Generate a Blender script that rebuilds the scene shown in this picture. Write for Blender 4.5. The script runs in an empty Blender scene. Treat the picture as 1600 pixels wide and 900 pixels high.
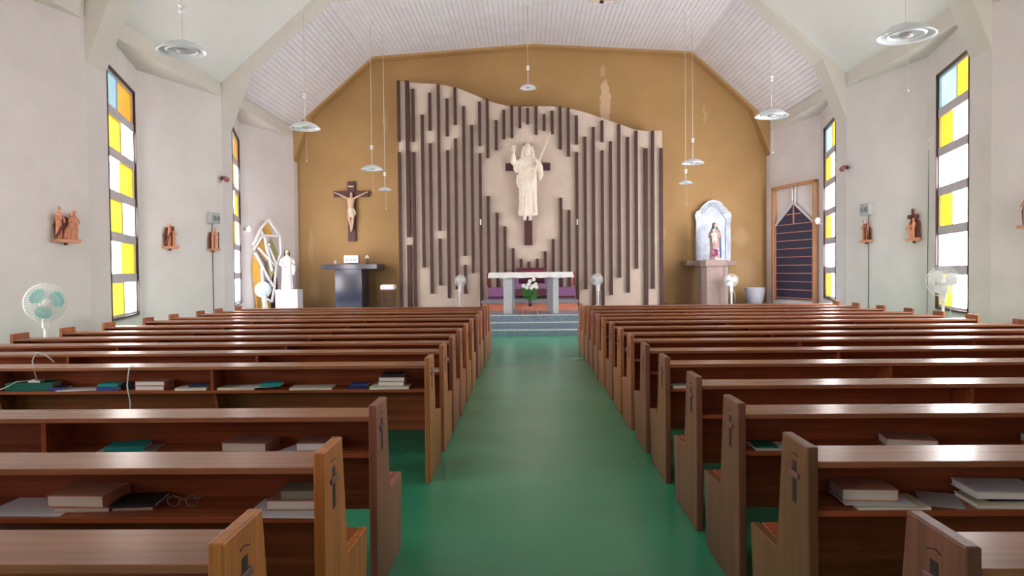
import bpy, bmesh, math, random
from mathutils import Vector, Matrix, Euler
random.seed(7)
PI = math.pi
C = bpy.context.scene.collection
SC = bpy.context.scene

# ------------------------------------------------------------------ camera
cam_d = bpy.data.cameras.new('camera')
cam_d.sensor_width = 36.0
cam_d.lens = 36.0 * 1145.5 / 1600.0
cam_d.clip_end = 200
cam = bpy.data.objects.new('camera', cam_d)
C.objects.link(cam)
CAM_YAW, CAM_PITCH, CAM_ROLL = 0.0210, 0.0242, 0.0099
cam.matrix_world = (Matrix.Translation((0, 0, 1.4427)) @ Matrix.Rotation(CAM_YAW, 4, 'Z')
                    @ Matrix.Rotation(PI / 2 - CAM_PITCH, 4, 'X') @ Matrix.Rotation(-CAM_ROLL, 4, 'Z'))
SC.camera = cam

# ------------------------------------------------------------------ world and exposure
w = bpy.data.worlds.new('sky'); SC.world = w
w.use_nodes = True
bg = w.node_tree.nodes['Background']
bg.inputs[0].default_value = (0.80, 0.88, 1.0, 1)
bg.inputs[1].default_value = 1.0
SC.view_settings.view_transform = 'Standard'
SC.view_settings.look = 'None'
SC.view_settings.exposure = 1.17
SC.view_settings.gamma = 1.0
SC.view_settings.use_curve_mapping = False
SC.cycles.max_bounces = 8
SC.cycles.diffuse_bounces = 6
SC.cycles.use_denoising = True
SC.cycles.caustics_reflective = False
SC.cycles.caustics_refractive = False
SC.cycles.sample_clamp_indirect = 8.0
GLASS = 8.5        # daylight strength behind the window panes
REAR = 0.35         # fill light from added, unseen glazing behind the camera

# ------------------------------------------------------------------ materials
def lin(r, g, b):
    f = lambda c: (c / 255.0 / 12.92) if c <= 10 else ((c / 255.0 + 0.055) / 1.055) ** 2.4
    return (f(r), f(g), f(b), 1)

def nt(name):
    m = bpy.data.materials.new(name); m.use_nodes = True
    t = m.node_tree
    return m, t, t.nodes['Principled BSDF']

def N(t, kind, **kw):
    n = t.nodes.new(kind)
    for k, v in kw.items():
        if k in n.inputs.keys(): n.inputs[k].default_value = v
        else: setattr(n, k, v)
    return n

def coords(t, scale=(1, 1, 1), obj=True):
    tc = t.nodes.new('ShaderNodeTexCoord'); mp = t.nodes.new('ShaderNodeMapping')
    mp.inputs['Scale'].default_value = scale
    t.links.new(tc.outputs['Object' if obj else 'Generated'], mp.inputs['Vector'])
    return mp.outputs['Vector']

def mat(name, col, rough=0.6, metal=0.0, var=0.08, vscale=6.0, bump=0.0, bscale=60.0, coat=0.0, stretch=(1, 1, 1), world=False):
    """principled surface with a little noise in colour and, if asked, a fine relief"""
    m, t, p = nt(name)
    p.inputs['Roughness'].default_value = rough
    p.inputs['Metallic'].default_value = metal
    p.inputs['Coat Weight'].default_value = coat
    v = coords(t, stretch)
    if world:
        g = t.nodes.new('ShaderNodeNewGeometry'); v = g.outputs['Position']
    no = N(t, 'ShaderNodeTexNoise', Scale=vscale, Detail=5.0, Roughness=0.6)
    t.links.new(v, no.inputs['Vector'])
    r = t.nodes.new('ShaderNodeMapRange')
    r.inputs['From Min'].default_value = 0.3; r.inputs['From Max'].default_value = 0.7
    r.inputs['To Min'].default_value = 1 - var; r.inputs['To Max'].default_value = 1 + var
    t.links.new(no.outputs['Fac'], r.inputs['Value'])
    mx = N(t, 'ShaderNodeVectorMath', operation='SCALE')
    mx.inputs[0].default_value = col[:3]
    t.links.new(r.outputs[0], mx.inputs['Scale'])
    t.links.new(mx.outputs[0], p.inputs['Base Color'])
    if bump:
        nb = N(t, 'ShaderNodeTexNoise', Scale=bscale, Detail=4.0)
        t.links.new(v, nb.inputs['Vector'])
        bp = N(t, 'ShaderNodeBump', Strength=bump, Distance=0.01)
        t.links.new(nb.outputs['Fac'], bp.inputs['Height'])
        t.links.new(bp.outputs[0], p.inputs['Normal'])
    return m

def wood(name, axis, rough=0.27):
    """varnished wood; the colour is the object's own colour, streaked along one axis"""
    m, t, p = nt(name)
    p.inputs['Specular IOR Level'].default_value = 0.28
    sc = [26, 26, 26]; sc[axis] = 1.2
    v = coords(t, tuple(sc))
    oi = t.nodes.new('ShaderNodeObjectInfo')
    ad = N(t, 'ShaderNodeVectorMath', operation='ADD')
    ml = N(t, 'ShaderNodeMath', operation='MULTIPLY'); ml.inputs[1].default_value = 37.0
    t.links.new(oi.outputs['Random'], ml.inputs[0])
    t.links.new(v, ad.inputs[0]); t.links.new(ml.outputs[0], ad.inputs[1])
    n1 = N(t, 'ShaderNodeTexNoise', Scale=1.0, Detail=6.0, Roughness=0.65)
    t.links.new(ad.outputs[0], n1.inputs['Vector'])
    v2 = coords(t, (1.3, 1.3, 1.3))
    n2 = N(t, 'ShaderNodeTexNoise', Scale=1.6, Detail=3.0)
    t.links.new(v2, n2.inputs['Vector'])
    r1 = t.nodes.new('ShaderNodeMapRange')
    for k, x in (('From Min', 0.15), ('From Max', 0.85), ('To Min', 0.45), ('To Max', 1.5)): r1.inputs[k].default_value = x
    t.links.new(n1.outputs['Fac'], r1.inputs['Value'])
    r2 = t.nodes.new('ShaderNodeMapRange')
    for k, x in (('From Min', 0.15), ('From Max', 0.85), ('To Min', 0.80), ('To Max', 1.2)): r2.inputs[k].default_value = x
    t.links.new(n2.outputs['Fac'], r2.inputs['Value'])
    mm = N(t, 'ShaderNodeMath', operation='MULTIPLY')
    t.links.new(r1.outputs[0], mm.inputs[0]); t.links.new(r2.outputs[0], mm.inputs[1])
    sx = N(t, 'ShaderNodeVectorMath', operation='SCALE')
    t.links.new(oi.outputs['Color'], sx.inputs[0]); t.links.new(mm.outputs[0], sx.inputs['Scale'])
    t.links.new(sx.outputs[0], p.inputs['Base Color'])
    p.inputs['Roughness'].default_value = rough
    bp = N(t, 'ShaderNodeBump', Strength=0.04, Distance=0.003)
    t.links.new(n1.outputs['Fac'], bp.inputs['Height'])
    t.links.new(bp.outputs[0], p.inputs['Normal'])
    return m

M = {}
M['wood_x'] = wood('varnished_wood_long', 0)
M['wood_z'] = wood('varnished_wood_upright', 2, 0.40)
M['slot'] = mat('dark_slot', lin(34, 12, 10), 0.7)
M['inlay'] = mat('purple_brown_inlay', lin(120, 78, 84), 0.4)
M['wall'] = mat('painted_plaster', (0.72, 0.67, 0.665, 1), 0.85, var=0.05, vscale=1.4, bump=0.25, bscale=45, world=True)
M['ceil'] = mat('ceiling_paint', (0.76, 0.75, 0.73, 1), 0.8, var=0.03, vscale=0.8, world=True)
M['board'] = mat('white_ceiling_board', (0.74, 0.71, 0.74, 1), 0.6, var=0.05, vscale=2.0, world=True)
M['beam'] = mat('beam_paint', (0.68, 0.645, 0.59, 1), 0.8, var=0.04, vscale=1.0, world=True)
M['granite'] = mat('speckled_grey_granite', (0.30, 0.32, 0.37, 1), 0.35, var=0.45, vscale=60)
M['granite_light'] = mat('light_speckled_granite', (0.60, 0.61, 0.66, 1), 0.4, var=0.3, vscale=70)
M['terrazzo'] = mat('blue_grey_terrazzo', (0.20, 0.27, 0.33, 1), 0.3, var=0.3, vscale=25)
M['nosing'] = mat('pale_nosing', (0.66, 0.72, 0.76, 1), 0.5)
M['black_granite'] = mat('polished_dark_granite', (0.030, 0.035, 0.07, 1), 0.12, var=0.3, vscale=50)
M['pink_granite'] = mat('pinkish_granite', (0.27, 0.19, 0.165, 1), 0.5, var=0.35, vscale=60)
M['marble'] = mat('pale_blue_marble', (0.52, 0.58, 0.70, 1), 0.35, var=0.22, vscale=5)
M['carpet'] = mat('orange_red_carpet', lin(226, 138, 112), 0.9)
M['screen'] = mat('beige_screen_plaster', (0.61, 0.49, 0.41, 1), 0.85, var=0.07, vscale=2.5, bump=0.3, bscale=50, world=True)
M['fin'] = mat('dark_brown_fin', lin(70, 38, 34), 0.55, var=0.15)
M['cross'] = mat('dark_red_brown_cross', lin(78, 40, 42), 0.5)
M['stone'] = mat('cream_stone', (0.86, 0.76, 0.66, 1), 0.8, var=0.08, vscale=10, bump=0.2)
M['white'] = mat('white_plaster', (0.68, 0.66, 0.68, 1), 0.7, var=0.04)
M['white_plastic'] = mat('white_plastic', (0.80, 0.82, 0.82, 1), 0.35, var=0.02)
M['cloth'] = mat('white_cloth', (0.88, 0.86, 0.87, 1), 0.9, var=0.02)
M['red_cloth'] = mat('crimson_cloth', lin(150, 30, 50), 0.9)
M['purple'] = mat('mauve_upholstery', lin(132, 88, 132), 0.8)
M['purple_dark'] = mat('maroon_upholstery', lin(84, 38, 58), 0.8)
M['carving'] = mat('carved_reddish_wood', lin(214, 146, 112), 0.5, var=0.2, vscale=30, bump=0.3)
M['carving_dark'] = mat('dark_carved_edge', lin(104, 56, 42), 0.55, var=0.15, vscale=30)
M['skin'] = mat('painted_flesh', lin(214, 176, 150), 0.6)
M['hair'] = mat('dark_hair_paint', lin(58, 40, 38), 0.6)
M['mantle'] = mat('teal_blue_mantle_paint', lin(44, 96, 130), 0.5)
M['robe'] = mat('rose_robe_paint', lin(176, 146, 144), 0.6)
M['mustard'] = mat('mustard_glass', lin(206, 158, 62), 0.4)
M['olive'] = mat('olive_glass', lin(160, 150, 100), 0.4)
M['silver'] = mat('silver_metal', (0.62, 0.64, 0.72, 1), 0.3, metal=0.7, var=0.3, vscale=40)
M['black'] = mat('black_plastic', (0.02, 0.02, 0.022, 1), 0.45)
M['grey'] = mat('grey_plastic', (0.42, 0.43, 0.44, 1), 0.5)
M['grille'] = mat('grey_grille', (0.26, 0.27, 0.28, 1), 0.7)
M['frame_dark'] = mat('dark_bronze_frame', lin(58, 34, 30), 0.45)
M['transom'] = mat('grey_mauve_transom', (0.56, 0.51, 0.57, 1), 0.5)
M['frame_pale'] = mat('pale_sash', (0.60, 0.62, 0.66, 1), 0.4)
M['navy'] = mat('navy_shutter_panel', lin(52, 50, 76), 0.6)
M['frame_wood'] = mat('light_door_wood', lin(190, 140, 104), 0.45, stretch=(8, 8, 1))
M['slat_wood'] = mat('reddish_slat', lin(196, 134, 112), 0.5)
M['pot'] = mat('grey_glazed_pot', (0.42, 0.42, 0.48, 1), 0.35)
M['leaf'] = mat('green_leaf', lin(60, 120, 48), 0.5, var=0.3)
M['petal'] = mat('white_petal', (0.88, 0.88, 0.84, 1), 0.6)
M['pink'] = mat('pink_flower', lin(190, 70, 130), 0.6)
M['violet'] = mat('violet_flower', lin(110, 60, 130), 0.6)
M['teal_plastic'] = mat('teal_blade', lin(120, 205, 200), 0.3)
M['cable'] = mat('black_cable', (0.03, 0.03, 0.035, 1), 0.5)
M['cable_white'] = mat('white_cable', (0.75, 0.74, 0.74, 1), 0.5)
M['cord'] = mat('pale_cord', (0.66, 0.62, 0.55, 1), 0.6)
M['red_metal'] = mat('reddish_spotlight_metal', lin(150, 90, 92), 0.4)
M['shade_m'] = mat('pale_grey_glass_shade', (0.72, 0.77, 0.83, 1), 0.3, coat=0.2)
M['pages'] = mat('book_pages', (0.70, 0.64, 0.58, 1), 0.8, var=0.15, vscale=3, stretch=(1, 1, 80))
M['pages_white'] = mat('white_book_pages', (0.84, 0.82, 0.80, 1), 0.8, var=0.1, vscale=3, stretch=(1, 1, 80))
M['b_brown'] = mat('brown_book_cover', lin(196, 134, 112), 0.75)
M['b_mauve'] = mat('mauve_brown_cover', lin(172, 118, 104), 0.75)
M['b_teal'] = mat('teal_book_cover', lin(30, 150, 150), 0.75)
M['b_green'] = mat('deep_green_book_cover', lin(16, 104, 90), 0.75)
M['b_blue'] = mat('blue_book_cover', lin(52, 70, 150), 0.75)
M['b_navy'] = mat('navy_book_cover', lin(40, 42, 84), 0.75)
M['b_black'] = mat('black_book_cover', lin(26, 22, 26), 0.75)
M['b_grey'] = mat('grey_book_cover', lin(140, 132, 124), 0.75)
M['b_cream'] = mat('cream_booklet', lin(214, 206, 186), 0.75)
M['paper'] = mat('white_paper', (0.80, 0.79, 0.86, 1), 0.8, var=0.02)
M['paper_grey'] = mat('greyish_paper', (0.52, 0.48, 0.50, 1), 0.8, var=0.03)
M['glass_lens'] = mat('spectacle_lens', (0.20, 0.20, 0.22, 1), 0.1)

def floor_mat():
    m, t, p = nt('green_painted_floor')
    p.inputs['Specular IOR Level'].default_value = 0.4
    g = t.nodes.new('ShaderNodeNewGeometry')
    n = N(t, 'ShaderNodeTexNoise', Scale=0.7, Detail=4.0, Roughness=0.5)
    t.links.new(g.outputs['Position'], n.inputs['Vector'])
    r = t.nodes.new('ShaderNodeValToRGB')
    r.color_ramp.elements[0].position = 0.30; r.color_ramp.elements[0].color = (0.034, 0.300, 0.170, 1)
    r.color_ramp.elements[1].position = 0.72; r.color_ramp.elements[1].color = (0.052, 0.360, 0.215, 1)
    t.links.new(n.outputs['Fac'], r.inputs[0])
    # small chips where the pale screed shows
    v = N(t, 'ShaderNodeTexVoronoi', Scale=1.7, Randomness=1.0)
    n3 = N(t, 'ShaderNodeTexNoise', Scale=22.0, Detail=2.0)
    t.links.new(g.outputs['Position'], n3.inputs['Vector'])
    t.links.new(g.outputs['Position'], v.inputs['Vector'])
    ad = N(t, 'ShaderNodeMath', operation='MULTIPLY_ADD'); ad.inputs[1].default_value = 0.03
    t.links.new(n3.outputs['Fac'], ad.inputs[0]); t.links.new(v.outputs['Distance'], ad.inputs[2])
    lt = N(t, 'ShaderNodeMath', operation='LESS_THAN'); lt.inputs[1].default_value = 0.034
    t.links.new(ad.outputs[0], lt.inputs[0])
    mx = N(t, 'ShaderNodeMix', data_type='RGBA')
    t.links.new(lt.outputs[0], mx.inputs[0]); t.links.new(r.outputs[0], mx.inputs[6])
    mx.inputs[7].default_value = (0.35, 0.5, 0.42, 1)
    t.links.new(mx.outputs[2], p.inputs['Base Color'])
    n2 = N(t, 'ShaderNodeTexNoise', Scale=2.2, Detail=5.0)
    t.links.new(g.outputs['Position'], n2.inputs['Vector'])
    rr = t.nodes.new('ShaderNodeMapRange')
    for k, x in (('From Min', 0.3), ('From Max', 0.7), ('To Min', 0.21), ('To Max', 0.27)): rr.inputs[k].default_value = x
    p.inputs['Roughness'].default_value = 0.24
    return m
M['floor'] = floor_mat()

def gold_mat(patches):
    """gold painted plaster with flaked patches (x, z, half width, half height) that show the pale ground"""
    m, t, p = nt('gold_painted_plaster')
    p.inputs['Roughness'].default_value = 0.7
    g = t.nodes.new('ShaderNodeNewGeometry')
    n = N(t, 'ShaderNodeTexNoise', Scale=0.7, Detail=6.0, Roughness=0.6)
    t.links.new(g.outputs['Position'], n.inputs['Vector'])
    r = t.nodes.new('ShaderNodeValToRGB')
    r.color_ramp.elements[0].position = 0.28; r.color_ramp.elements[0].color = GOLD0
    r.color_ramp.elements[1].position = 0.75; r.color_ramp.elements[1].color = GOLD1
    t.links.new(n.outputs['Fac'], r.inputs[0])
    sep = t.nodes.new('ShaderNodeSeparateXYZ')
    nw = N(t, 'ShaderNodeTexNoise', Scale=7.0, Detail=4.0)
    t.links.new(g.outputs['Position'], nw.inputs['Vector'])
    nsub = N(t, 'ShaderNodeVectorMath', operation='MULTIPLY_ADD')
    nsub.inputs[1].default_value = (0.22, 0.22, 0.22)
    t.links.new(nw.outputs['Color'], nsub.inputs[0]); t.links.new(g.outputs['Position'], nsub.inputs[2])
    t.links.new(nsub.outputs[0], sep.inputs[0])
    last = r.outputs[0]
    for (x, z, hx, hz, amt) in patches:
        a = N(t, 'ShaderNodeMath', operation='SUBTRACT'); a.inputs[1].default_value = x + 0.11
        b = N(t, 'ShaderNodeMath', operation='SUBTRACT'); b.inputs[1].default_value = z + 0.11
        t.links.new(sep.outputs['X'], a.inputs[0]); t.links.new(sep.outputs['Z'], b.inputs[0])
        a2 = N(t, 'ShaderNodeMath', operation='DIVIDE'); a2.inputs[1].default_value = hx
        b2 = N(t, 'ShaderNodeMath', operation='DIVIDE'); b2.inputs[1].default_value = hz
        t.links.new(a.outputs[0], a2.inputs[0]); t.links.new(b.outputs[0], b2.inputs[0])
        a3 = N(t, 'ShaderNodeMath', operation='POWER'); a3.inputs[1].default_value = 2
        b3 = N(t, 'ShaderNodeMath', operation='POWER'); b3.inputs[1].default_value = 2
        t.links.new(a2.outputs[0], a3.inputs[0]); t.links.new(b2.outputs[0], b3.inputs[0])
        s = N(t, 'ShaderNodeMath', operation='ADD')
        t.links.new(a3.outputs[0], s.inputs[0]); t.links.new(b3.outputs[0], s.inputs[1])
        mr = t.nodes.new('ShaderNodeMapRange')
        for k, q in (('From Min', 0.75 if amt > .8 else 0.15), ('From Max', 1.05), ('To Min', amt), ('To Max', 0.0)): mr.inputs[k].default_value = q
        t.links.new(s.outputs[0], mr.inputs['Value'])
        mx = N(t, 'ShaderNodeMix', data_type='RGBA')
        t.links.new(mr.outputs[0], mx.inputs[0]); t.links.new(last, mx.inputs[6])
        mx.inputs[7].default_value = (0.62, 0.44, 0.28, 1)
        last = mx.outputs[2]
    t.links.new(last, p.inputs['Base Color'])
    nb = N(t, 'ShaderNodeTexNoise', Scale=40.0, Detail=4.0)
    t.links.new(g.outputs['Position'], nb.inputs['Vector'])
    bp = N(t, 'ShaderNodeBump', Strength=0.2, Distance=0.01)
    t.links.new(nb.outputs['Fac'], bp.inputs['Height']); t.links.new(bp.outputs[0], p.inputs['Normal'])
    return m
GOLD0 = (0.375, 0.218, 0.082, 1); GOLD1 = (0.465, 0.277, 0.112, 1)
M['gold'] = gold_mat([(2.36, 6.35, 0.16, 0.75, 0.9), (2.30, 7.35, 0.10, 0.22, 0.5), (5.30, 6.0, 0.06, 0.35, 0.35),
                      (6.35, 2.35, 0.28, 0.35, 0.4), (3.95, 2.45, 0.22, 0.25, 0.5), (-4.2, 5.9, 0.10, 0.40, 0.35),
                      (-6.5, 2.2, 0.08, 0.7, 0.3), (6.5, 1.3, 0.35, 0.5, 0.3), (-6.4, 0.9, 0.2, 0.4, 0.35)])

def pane_mat(name, col, strength):
    """coloured or clear window glass lit from behind by the daylight"""
    m, t, p = nt(name)
    p.inputs['Base Color'].default_value = (col[0] * 0.4, col[1] * 0.4, col[2] * 0.4, 1)
    p.inputs['Roughness'].default_value = 0.25
    p.inputs['Emission Color'].default_value = (*col, 1)
    n = N(t, 'ShaderNodeTexNoise', Scale=3.0, Detail=3.0)
    t.links.new(coords(t), n.inputs['Vector'])
    r = t.nodes.new('ShaderNodeMapRange')
    for k, x in (('From Min', 0.3), ('From Max', 0.7), ('To Min', strength * 0.85), ('To Max', strength * 1.15)): r.inputs[k].default_value = x
    t.links.new(n.outputs['Fac'], r.inputs['Value'])
    t.links.new(r.outputs[0], p.inputs['Emission Strength'])
    return m
PANES = {}
for side, k in (('l', 1.0), ('r', 1.6)):
    PANES[side] = dict(
        W=pane_mat('clear_pane_' + side, (1.0, 0.955, 0.965), GLASS * k),
        Y=pane_mat('yellow_pane_' + side, (1.0, 0.62, 0.02), 0.65 * k),
        O=pane_mat('orange_pane_' + side, (0.95, 0.36, 0.0), 0.48 * k),
        B=pane_mat('blue_grey_pane_' + side, (0.30, 0.52, 0.62), 0.45 * k if side == 'l' else 1.0),
        C=pane_mat('pale_cyan_pane_' + side, (0.62, 0.90, 0.95), 0.7 * k))
M['rear_fill_glass'] = pane_mat('rear_fill_glazing', (0.97, 0.97, 1.0), REAR)  # glow of the unseen rear doors, added as fill

# ------------------------------------------------------------------ mesh helpers
class MB:
    def __init__(s): s.v = []; s.f = []; s.sm = []
    def add(s, vs, fs, smooth=False):
        o = len(s.v); s.v += [tuple(q) for q in vs]
        for f in fs: s.f.append(tuple(i + o for i in f)); s.sm.append(smooth)
        return s
    def box(s, x0, y0, z0, x1, y1, z1, mtx=None):
        vs = [Vector((x, y, z)) for z in (z0, z1) for y in (y0, y1) for x in (x0, x1)]
        if mtx: vs = [mtx @ q for q in vs]
        return s.add(vs, [(0, 2, 3, 1), (4, 5, 7, 6), (0, 1, 5, 4), (2, 6, 7, 3), (0, 4, 6, 2), (1, 3, 7, 5)])
    def prism(s, poly, a, b, axis='x'):
        """polygon in the plane across axis, extruded from a to b"""
        n = len(poly)
        def P(q, c):
            if axis == 'x': return (c, q[0], q[1])
            if axis == 'y': return (q[0], c, q[1])
            return (q[0], q[1], c)
        vs = [P(q, a) for q in poly] + [P(q, b) for q in poly]
        fs = [tuple(range(n))[::-1], tuple(range(n, 2 * n))] + [(i, (i + 1) % n, n + (i + 1) % n, n + i) for i in range(n)]
        return s.add(vs, fs)
    def tube(s, pts, r, n=8, cap=True):
        """round tube through points; r a number or one radius (or (rx, ry)) per point"""
        pts = [Vector(q) for q in pts]; k = len(pts)
        rs = r if isinstance(r, (list, tuple)) else [r] * k
        vs = []; up = None
        for i in range(k):
            d = (pts[min(i + 1, k - 1)] - pts[max(i - 1, 0)])
            if d.length < 1e-9: d = Vector((0, 0, 1))
            d.normalize()
            if up is None:
                up = Vector((0, 0, 1)) if abs(d.z) < 0.9 else Vector((0, 1, 0))
            a = d.cross(up)
            if a.length < 1e-6: a = d.orthogonal()
            a.normalize(); up = a.cross(d).normalized()
            for j in range(n):
                t = 2 * PI * j / n
                vs.append(pts[i] + a * math.cos(t) * rs[i] + up * math.sin(t) * rs[i])
        fs = [(i * n + j, i * n + (j + 1) % n, (i + 1) * n + (j + 1) % n, (i + 1) * n + j) for i in range(k - 1) for j in range(n)]
        if cap: fs += [tuple(range(n))[::-1], tuple(range((k - 1) * n, k * n))]
        return s.add(vs, fs, True)
    def loft(s, rings, n=32, fold=0.0, nf=11, seed=0, z_fade=None):
        """stack of ellipses (z, rx, ry, cx, cy), closed top and bottom, with folds of cloth"""
        vs = []; k = len(rings)
        for i, (z, rx, ry, cx, cy) in enumerate(rings):
            for j in range(n):
                t = 2 * PI * j / n
                q = 1.0
                if fold:
                    fz = fold if z_fade is None else fold * max(0, min(1, z_fade(z)))
                    q += fz * (0.6 * math.sin(nf * t + seed + 0.8 * math.sin(3 * z + seed)) + 0.4 * math.sin((nf * 2 - 3) * t + 2 * seed + z * 2))
                vs.append((cx + rx * q * math.cos(t), cy + ry * q * math.sin(t), z))
        fs = [(i * n + j, i * n + (j + 1) % n, (i + 1) * n + (j + 1) % n, (i + 1) * n + j) for i in range(k - 1) for j in range(n)]
        fs += [tuple(range(n))[::-1], tuple(range((k - 1) * n, k * n))]
        return s.add(vs, fs, True)
    def ball(s, c, r, n=12, m=8, mtx=None):
        rx, ry, rz = r if isinstance(r, (tuple, list)) else (r, r, r)
        vs = [(0, 0, -rz)]
        for i in range(1, m):
            ph = -PI / 2 + PI * i / m
            for j in range(n):
                t = 2 * PI * j / n
                vs.append((rx * math.cos(ph) * math.cos(t), ry * math.cos(ph) * math.sin(t), rz * math.sin(ph)))
        vs.append((0, 0, rz)); T = len(vs) - 1
        fs = [(0, 1 + (j + 1) % n, 1 + j) for j in range(n)]
        for i in range(m - 2):
            for j in range(n):
                a = 1 + i * n; fs.append((a + j, a + (j + 1) % n, a + n + (j + 1) % n, a + n + j))
        a = 1 + (m - 2) * n
        fs += [(a + j, a + (j + 1) % n, T) for j in range(n)]
        vs = [Vector(q) for q in vs]
        if mtx: vs = [mtx @ q for q in vs]
        vs = [q + Vector(c) for q in vs]
        return s.add(vs, fs, True)
    def lathe(s, prof, n=32, c=(0, 0, 0), smooth=True, closed=False):
        vs = [(c[0] + r * math.cos(2 * PI * j / n), c[1] + r * math.sin(2 * PI * j / n), c[2] + z) for r, z in prof for j in range(n)]
        k = len(prof)
        fs = [(i * n + j, i * n + (j + 1) % n, (i + 1) * n + (j + 1) % n, (i + 1) * n + j) for i in range(k - 1) for j in range(n)]
        if closed: fs += [((k - 1) * n + j, (k - 1) * n + (j + 1) % n, (j + 1) % n, j) for j in range(n)]
        else: fs += [tuple(range(n))[::-1], tuple(range((k - 1) * n, k * n))]
        return s.add(vs, fs, smooth)
    def xf(s, mtx, start=0):
        for i in range(start, len(s.v)): s.v[i] = tuple(mtx @ Vector(s.v[i]))
        return s
    def build(s, name, m, parent=None, bevel=0, remesh=0, color=None, loc=None):
        me = bpy.data.meshes.new(name)
        me.from_pydata(s.v, [], s.f); me.materials.append(m)
        me.polygons.foreach_set('use_smooth', s.sm); me.update()
        bm = bmesh.new(); bm.from_mesh(me); bmesh.ops.recalc_face_normals(bm, faces=bm.faces); bm.to_mesh(me); bm.free()
        o = bpy.data.objects.new(name, me); C.objects.link(o)
        if parent is not None: o.parent = parent
        if loc: o.location = loc
        if color: o.color = color
        if bevel:
            b = o.modifiers.new('bevel', 'BEVEL'); b.width = bevel; b.segments = 2; b.limit_method = 'ANGLE'
        if remesh:
            r = o.modifiers.new('remesh', 'REMESH'); r.mode = 'VOXEL'; r.voxel_size = remesh; r.use_smooth_shade = True
            q = o.modifiers.new('smooth', 'SMOOTH'); q.iterations = 2; q.factor = 0.5
        return o

def tag(o, label=None, cat=None, group=None, kind=None):
    if label: o['label'] = label
    if cat: o['category'] = cat
    if group: o['group'] = group
    if kind: o['kind'] = kind
    return o

def thing(name, label, cat, loc=(0, 0, 0), rz=0, group=None):
    o = bpy.data.objects.new(name, None); C.objects.link(o)
    o.location = loc; o.rotation_euler = (0, 0, rz); o.empty_display_size = 0.1
    return tag(o, label, cat, group)

def struct(name, mb, m, label=None, parent=None, bevel=0):
    o = mb.build(name, m, parent, bevel=bevel)
    if parent is None: tag(o, label, None, None, 'structure')
    return o

def copy_tree(o, parent=None):
    c = o.copy(); C.objects.link(c)
    if parent is not None: c.parent = parent
    for ch in list(o.children): copy_tree(ch, c)
    return c

# ------------------------------------------------------------------ the room
XL, XR = -6.87, 7.11              # line of the frames, left and right
VXL, VXR = -7.58, 7.66            # outermost corner of each bay
EAVE, SOFF = 5.73, 5.42
SHL, SHR, SHZ = -4.50, 4.88, 7.78 # ceiling shoulders
APX, APZ = 0.2, 8.08
FR = [-3.9, 1.2, 6.3, 11.4, 16.5, 21.6]   # near faces of the portal frames
BACK, REARY = 21.95, -5.0
WIN_Z0, WIN_Z1 = 0.66, 4.93

struct('floor', MB().box(-8.2, REARY - .2, -0.1, 8.2, 22.2, 0.0), M['floor'], 'green painted concrete floor with a glossy worn finish')

def wall_run(pts, z0, z1, th, sgn):
    """wall skin along a line of plan points, thickened outwards by th"""
    mb = MB()
    for (a, b) in zip(pts[:-1], pts[1:]):
        mb.prism([a, b, (b[0] + sgn * th, b[1]), (a[0] + sgn * th, a[1])], z0, z1, 'z')
    return mb

SOLID = (-3.9, 1.2)
def side_wall(sgn):
    X, V = (XL, VXL) if sgn < 0 else (XR, VXR)
    s0, s1 = (0.0, 0.89) if sgn < 0 else (-0.03, 0.74)   # window along the outward leg
    mb = MB(); wins = []
    def seg(a, b, z0, z1, th=0.22):
        mb.prism([a, b, (b[0] + sgn * th, b[1]), (a[0] + sgn * th, a[1])], z0, z1, 'z')
    seg((X, REARY - .1), (X, FR[0] + .01), 0, EAVE)
    for f in FR[:-1]:
        A = (X, f + 0.55); B = (V, f + 2.85); E = (X, f + 5.1)
        L = lambda s, A=A, B=B: (A[0] + (B[0] - A[0]) * s, A[1] + (B[1] - A[1]) * s)
        w0, w1 = L(max(s0, 0) + 0.012), L(s1)
        seg((X, f - 0.001), A, 0, EAVE); seg(A, w0, 0, EAVE)
        seg(w0, w1, 0, WIN_Z0); seg(w0, w1, WIN_Z1, EAVE)
        seg(w1, B, 0, EAVE); seg(B, E, 0, EAVE)
        if f in SOLID and sgn > 0: seg(w0, w1, WIN_Z0, WIN_Z1)   # unseen windows left out to keep the near left shelves dark
        else: wins.append((w0, w1))
    seg((X, FR[-1]), (X, 22.2), 0, EAVE)
    return mb, wins
mbl, winl = side_wall(-1); mbr, winr = side_wall(1)
wall_l = struct('wall_left', mbl, M['wall'], 'pale grey zigzag plaster wall on the left')
wall_r = struct('wall_right', mbr, M['wall'], 'pale grey zigzag plaster wall on the right')

# gable walls: the outline of the room
GAB = [(XL - .9, 0), (XR + .9, 0), (XR + .9, EAVE - .05), (XR, EAVE), (SHR, SHZ), (APX, APZ), (SHL, SHZ), (XL, EAVE), (XL - .9, EAVE - .05)]
struct('wall_back', MB().prism(GAB, BACK, BACK + .2, 'y'), M['gold'], 'gold painted gable wall behind the altar with flaked patches')
mb = MB()
RW0, RW1, RZ = -3.2, 3.4, 3.6
mb.prism([(XL - .9, 0), (RW0, 0), (RW0, EAVE), (XL - .9, EAVE)], REARY - .2, REARY, 'y')
mb.prism([(RW1, 0), (XR + .9, 0), (XR + .9, EAVE), (RW1, EAVE)], REARY - .2, REARY, 'y')
mb.prism([(RW0, RZ), (RW1, RZ), (RW1, EAVE), (RW0, EAVE)], REARY - .2, REARY, 'y')
mb.prism([(XL - .9, EAVE), (XR + .9, EAVE), (SHR, SHZ + .3), (APX, APZ + .2), (SHL, SHZ + .3)], REARY - .2, REARY, 'y')
struct('wall_rear', mb, M['wall'], 'plaster wall with added glazed doors for fill light, behind the viewer')
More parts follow.
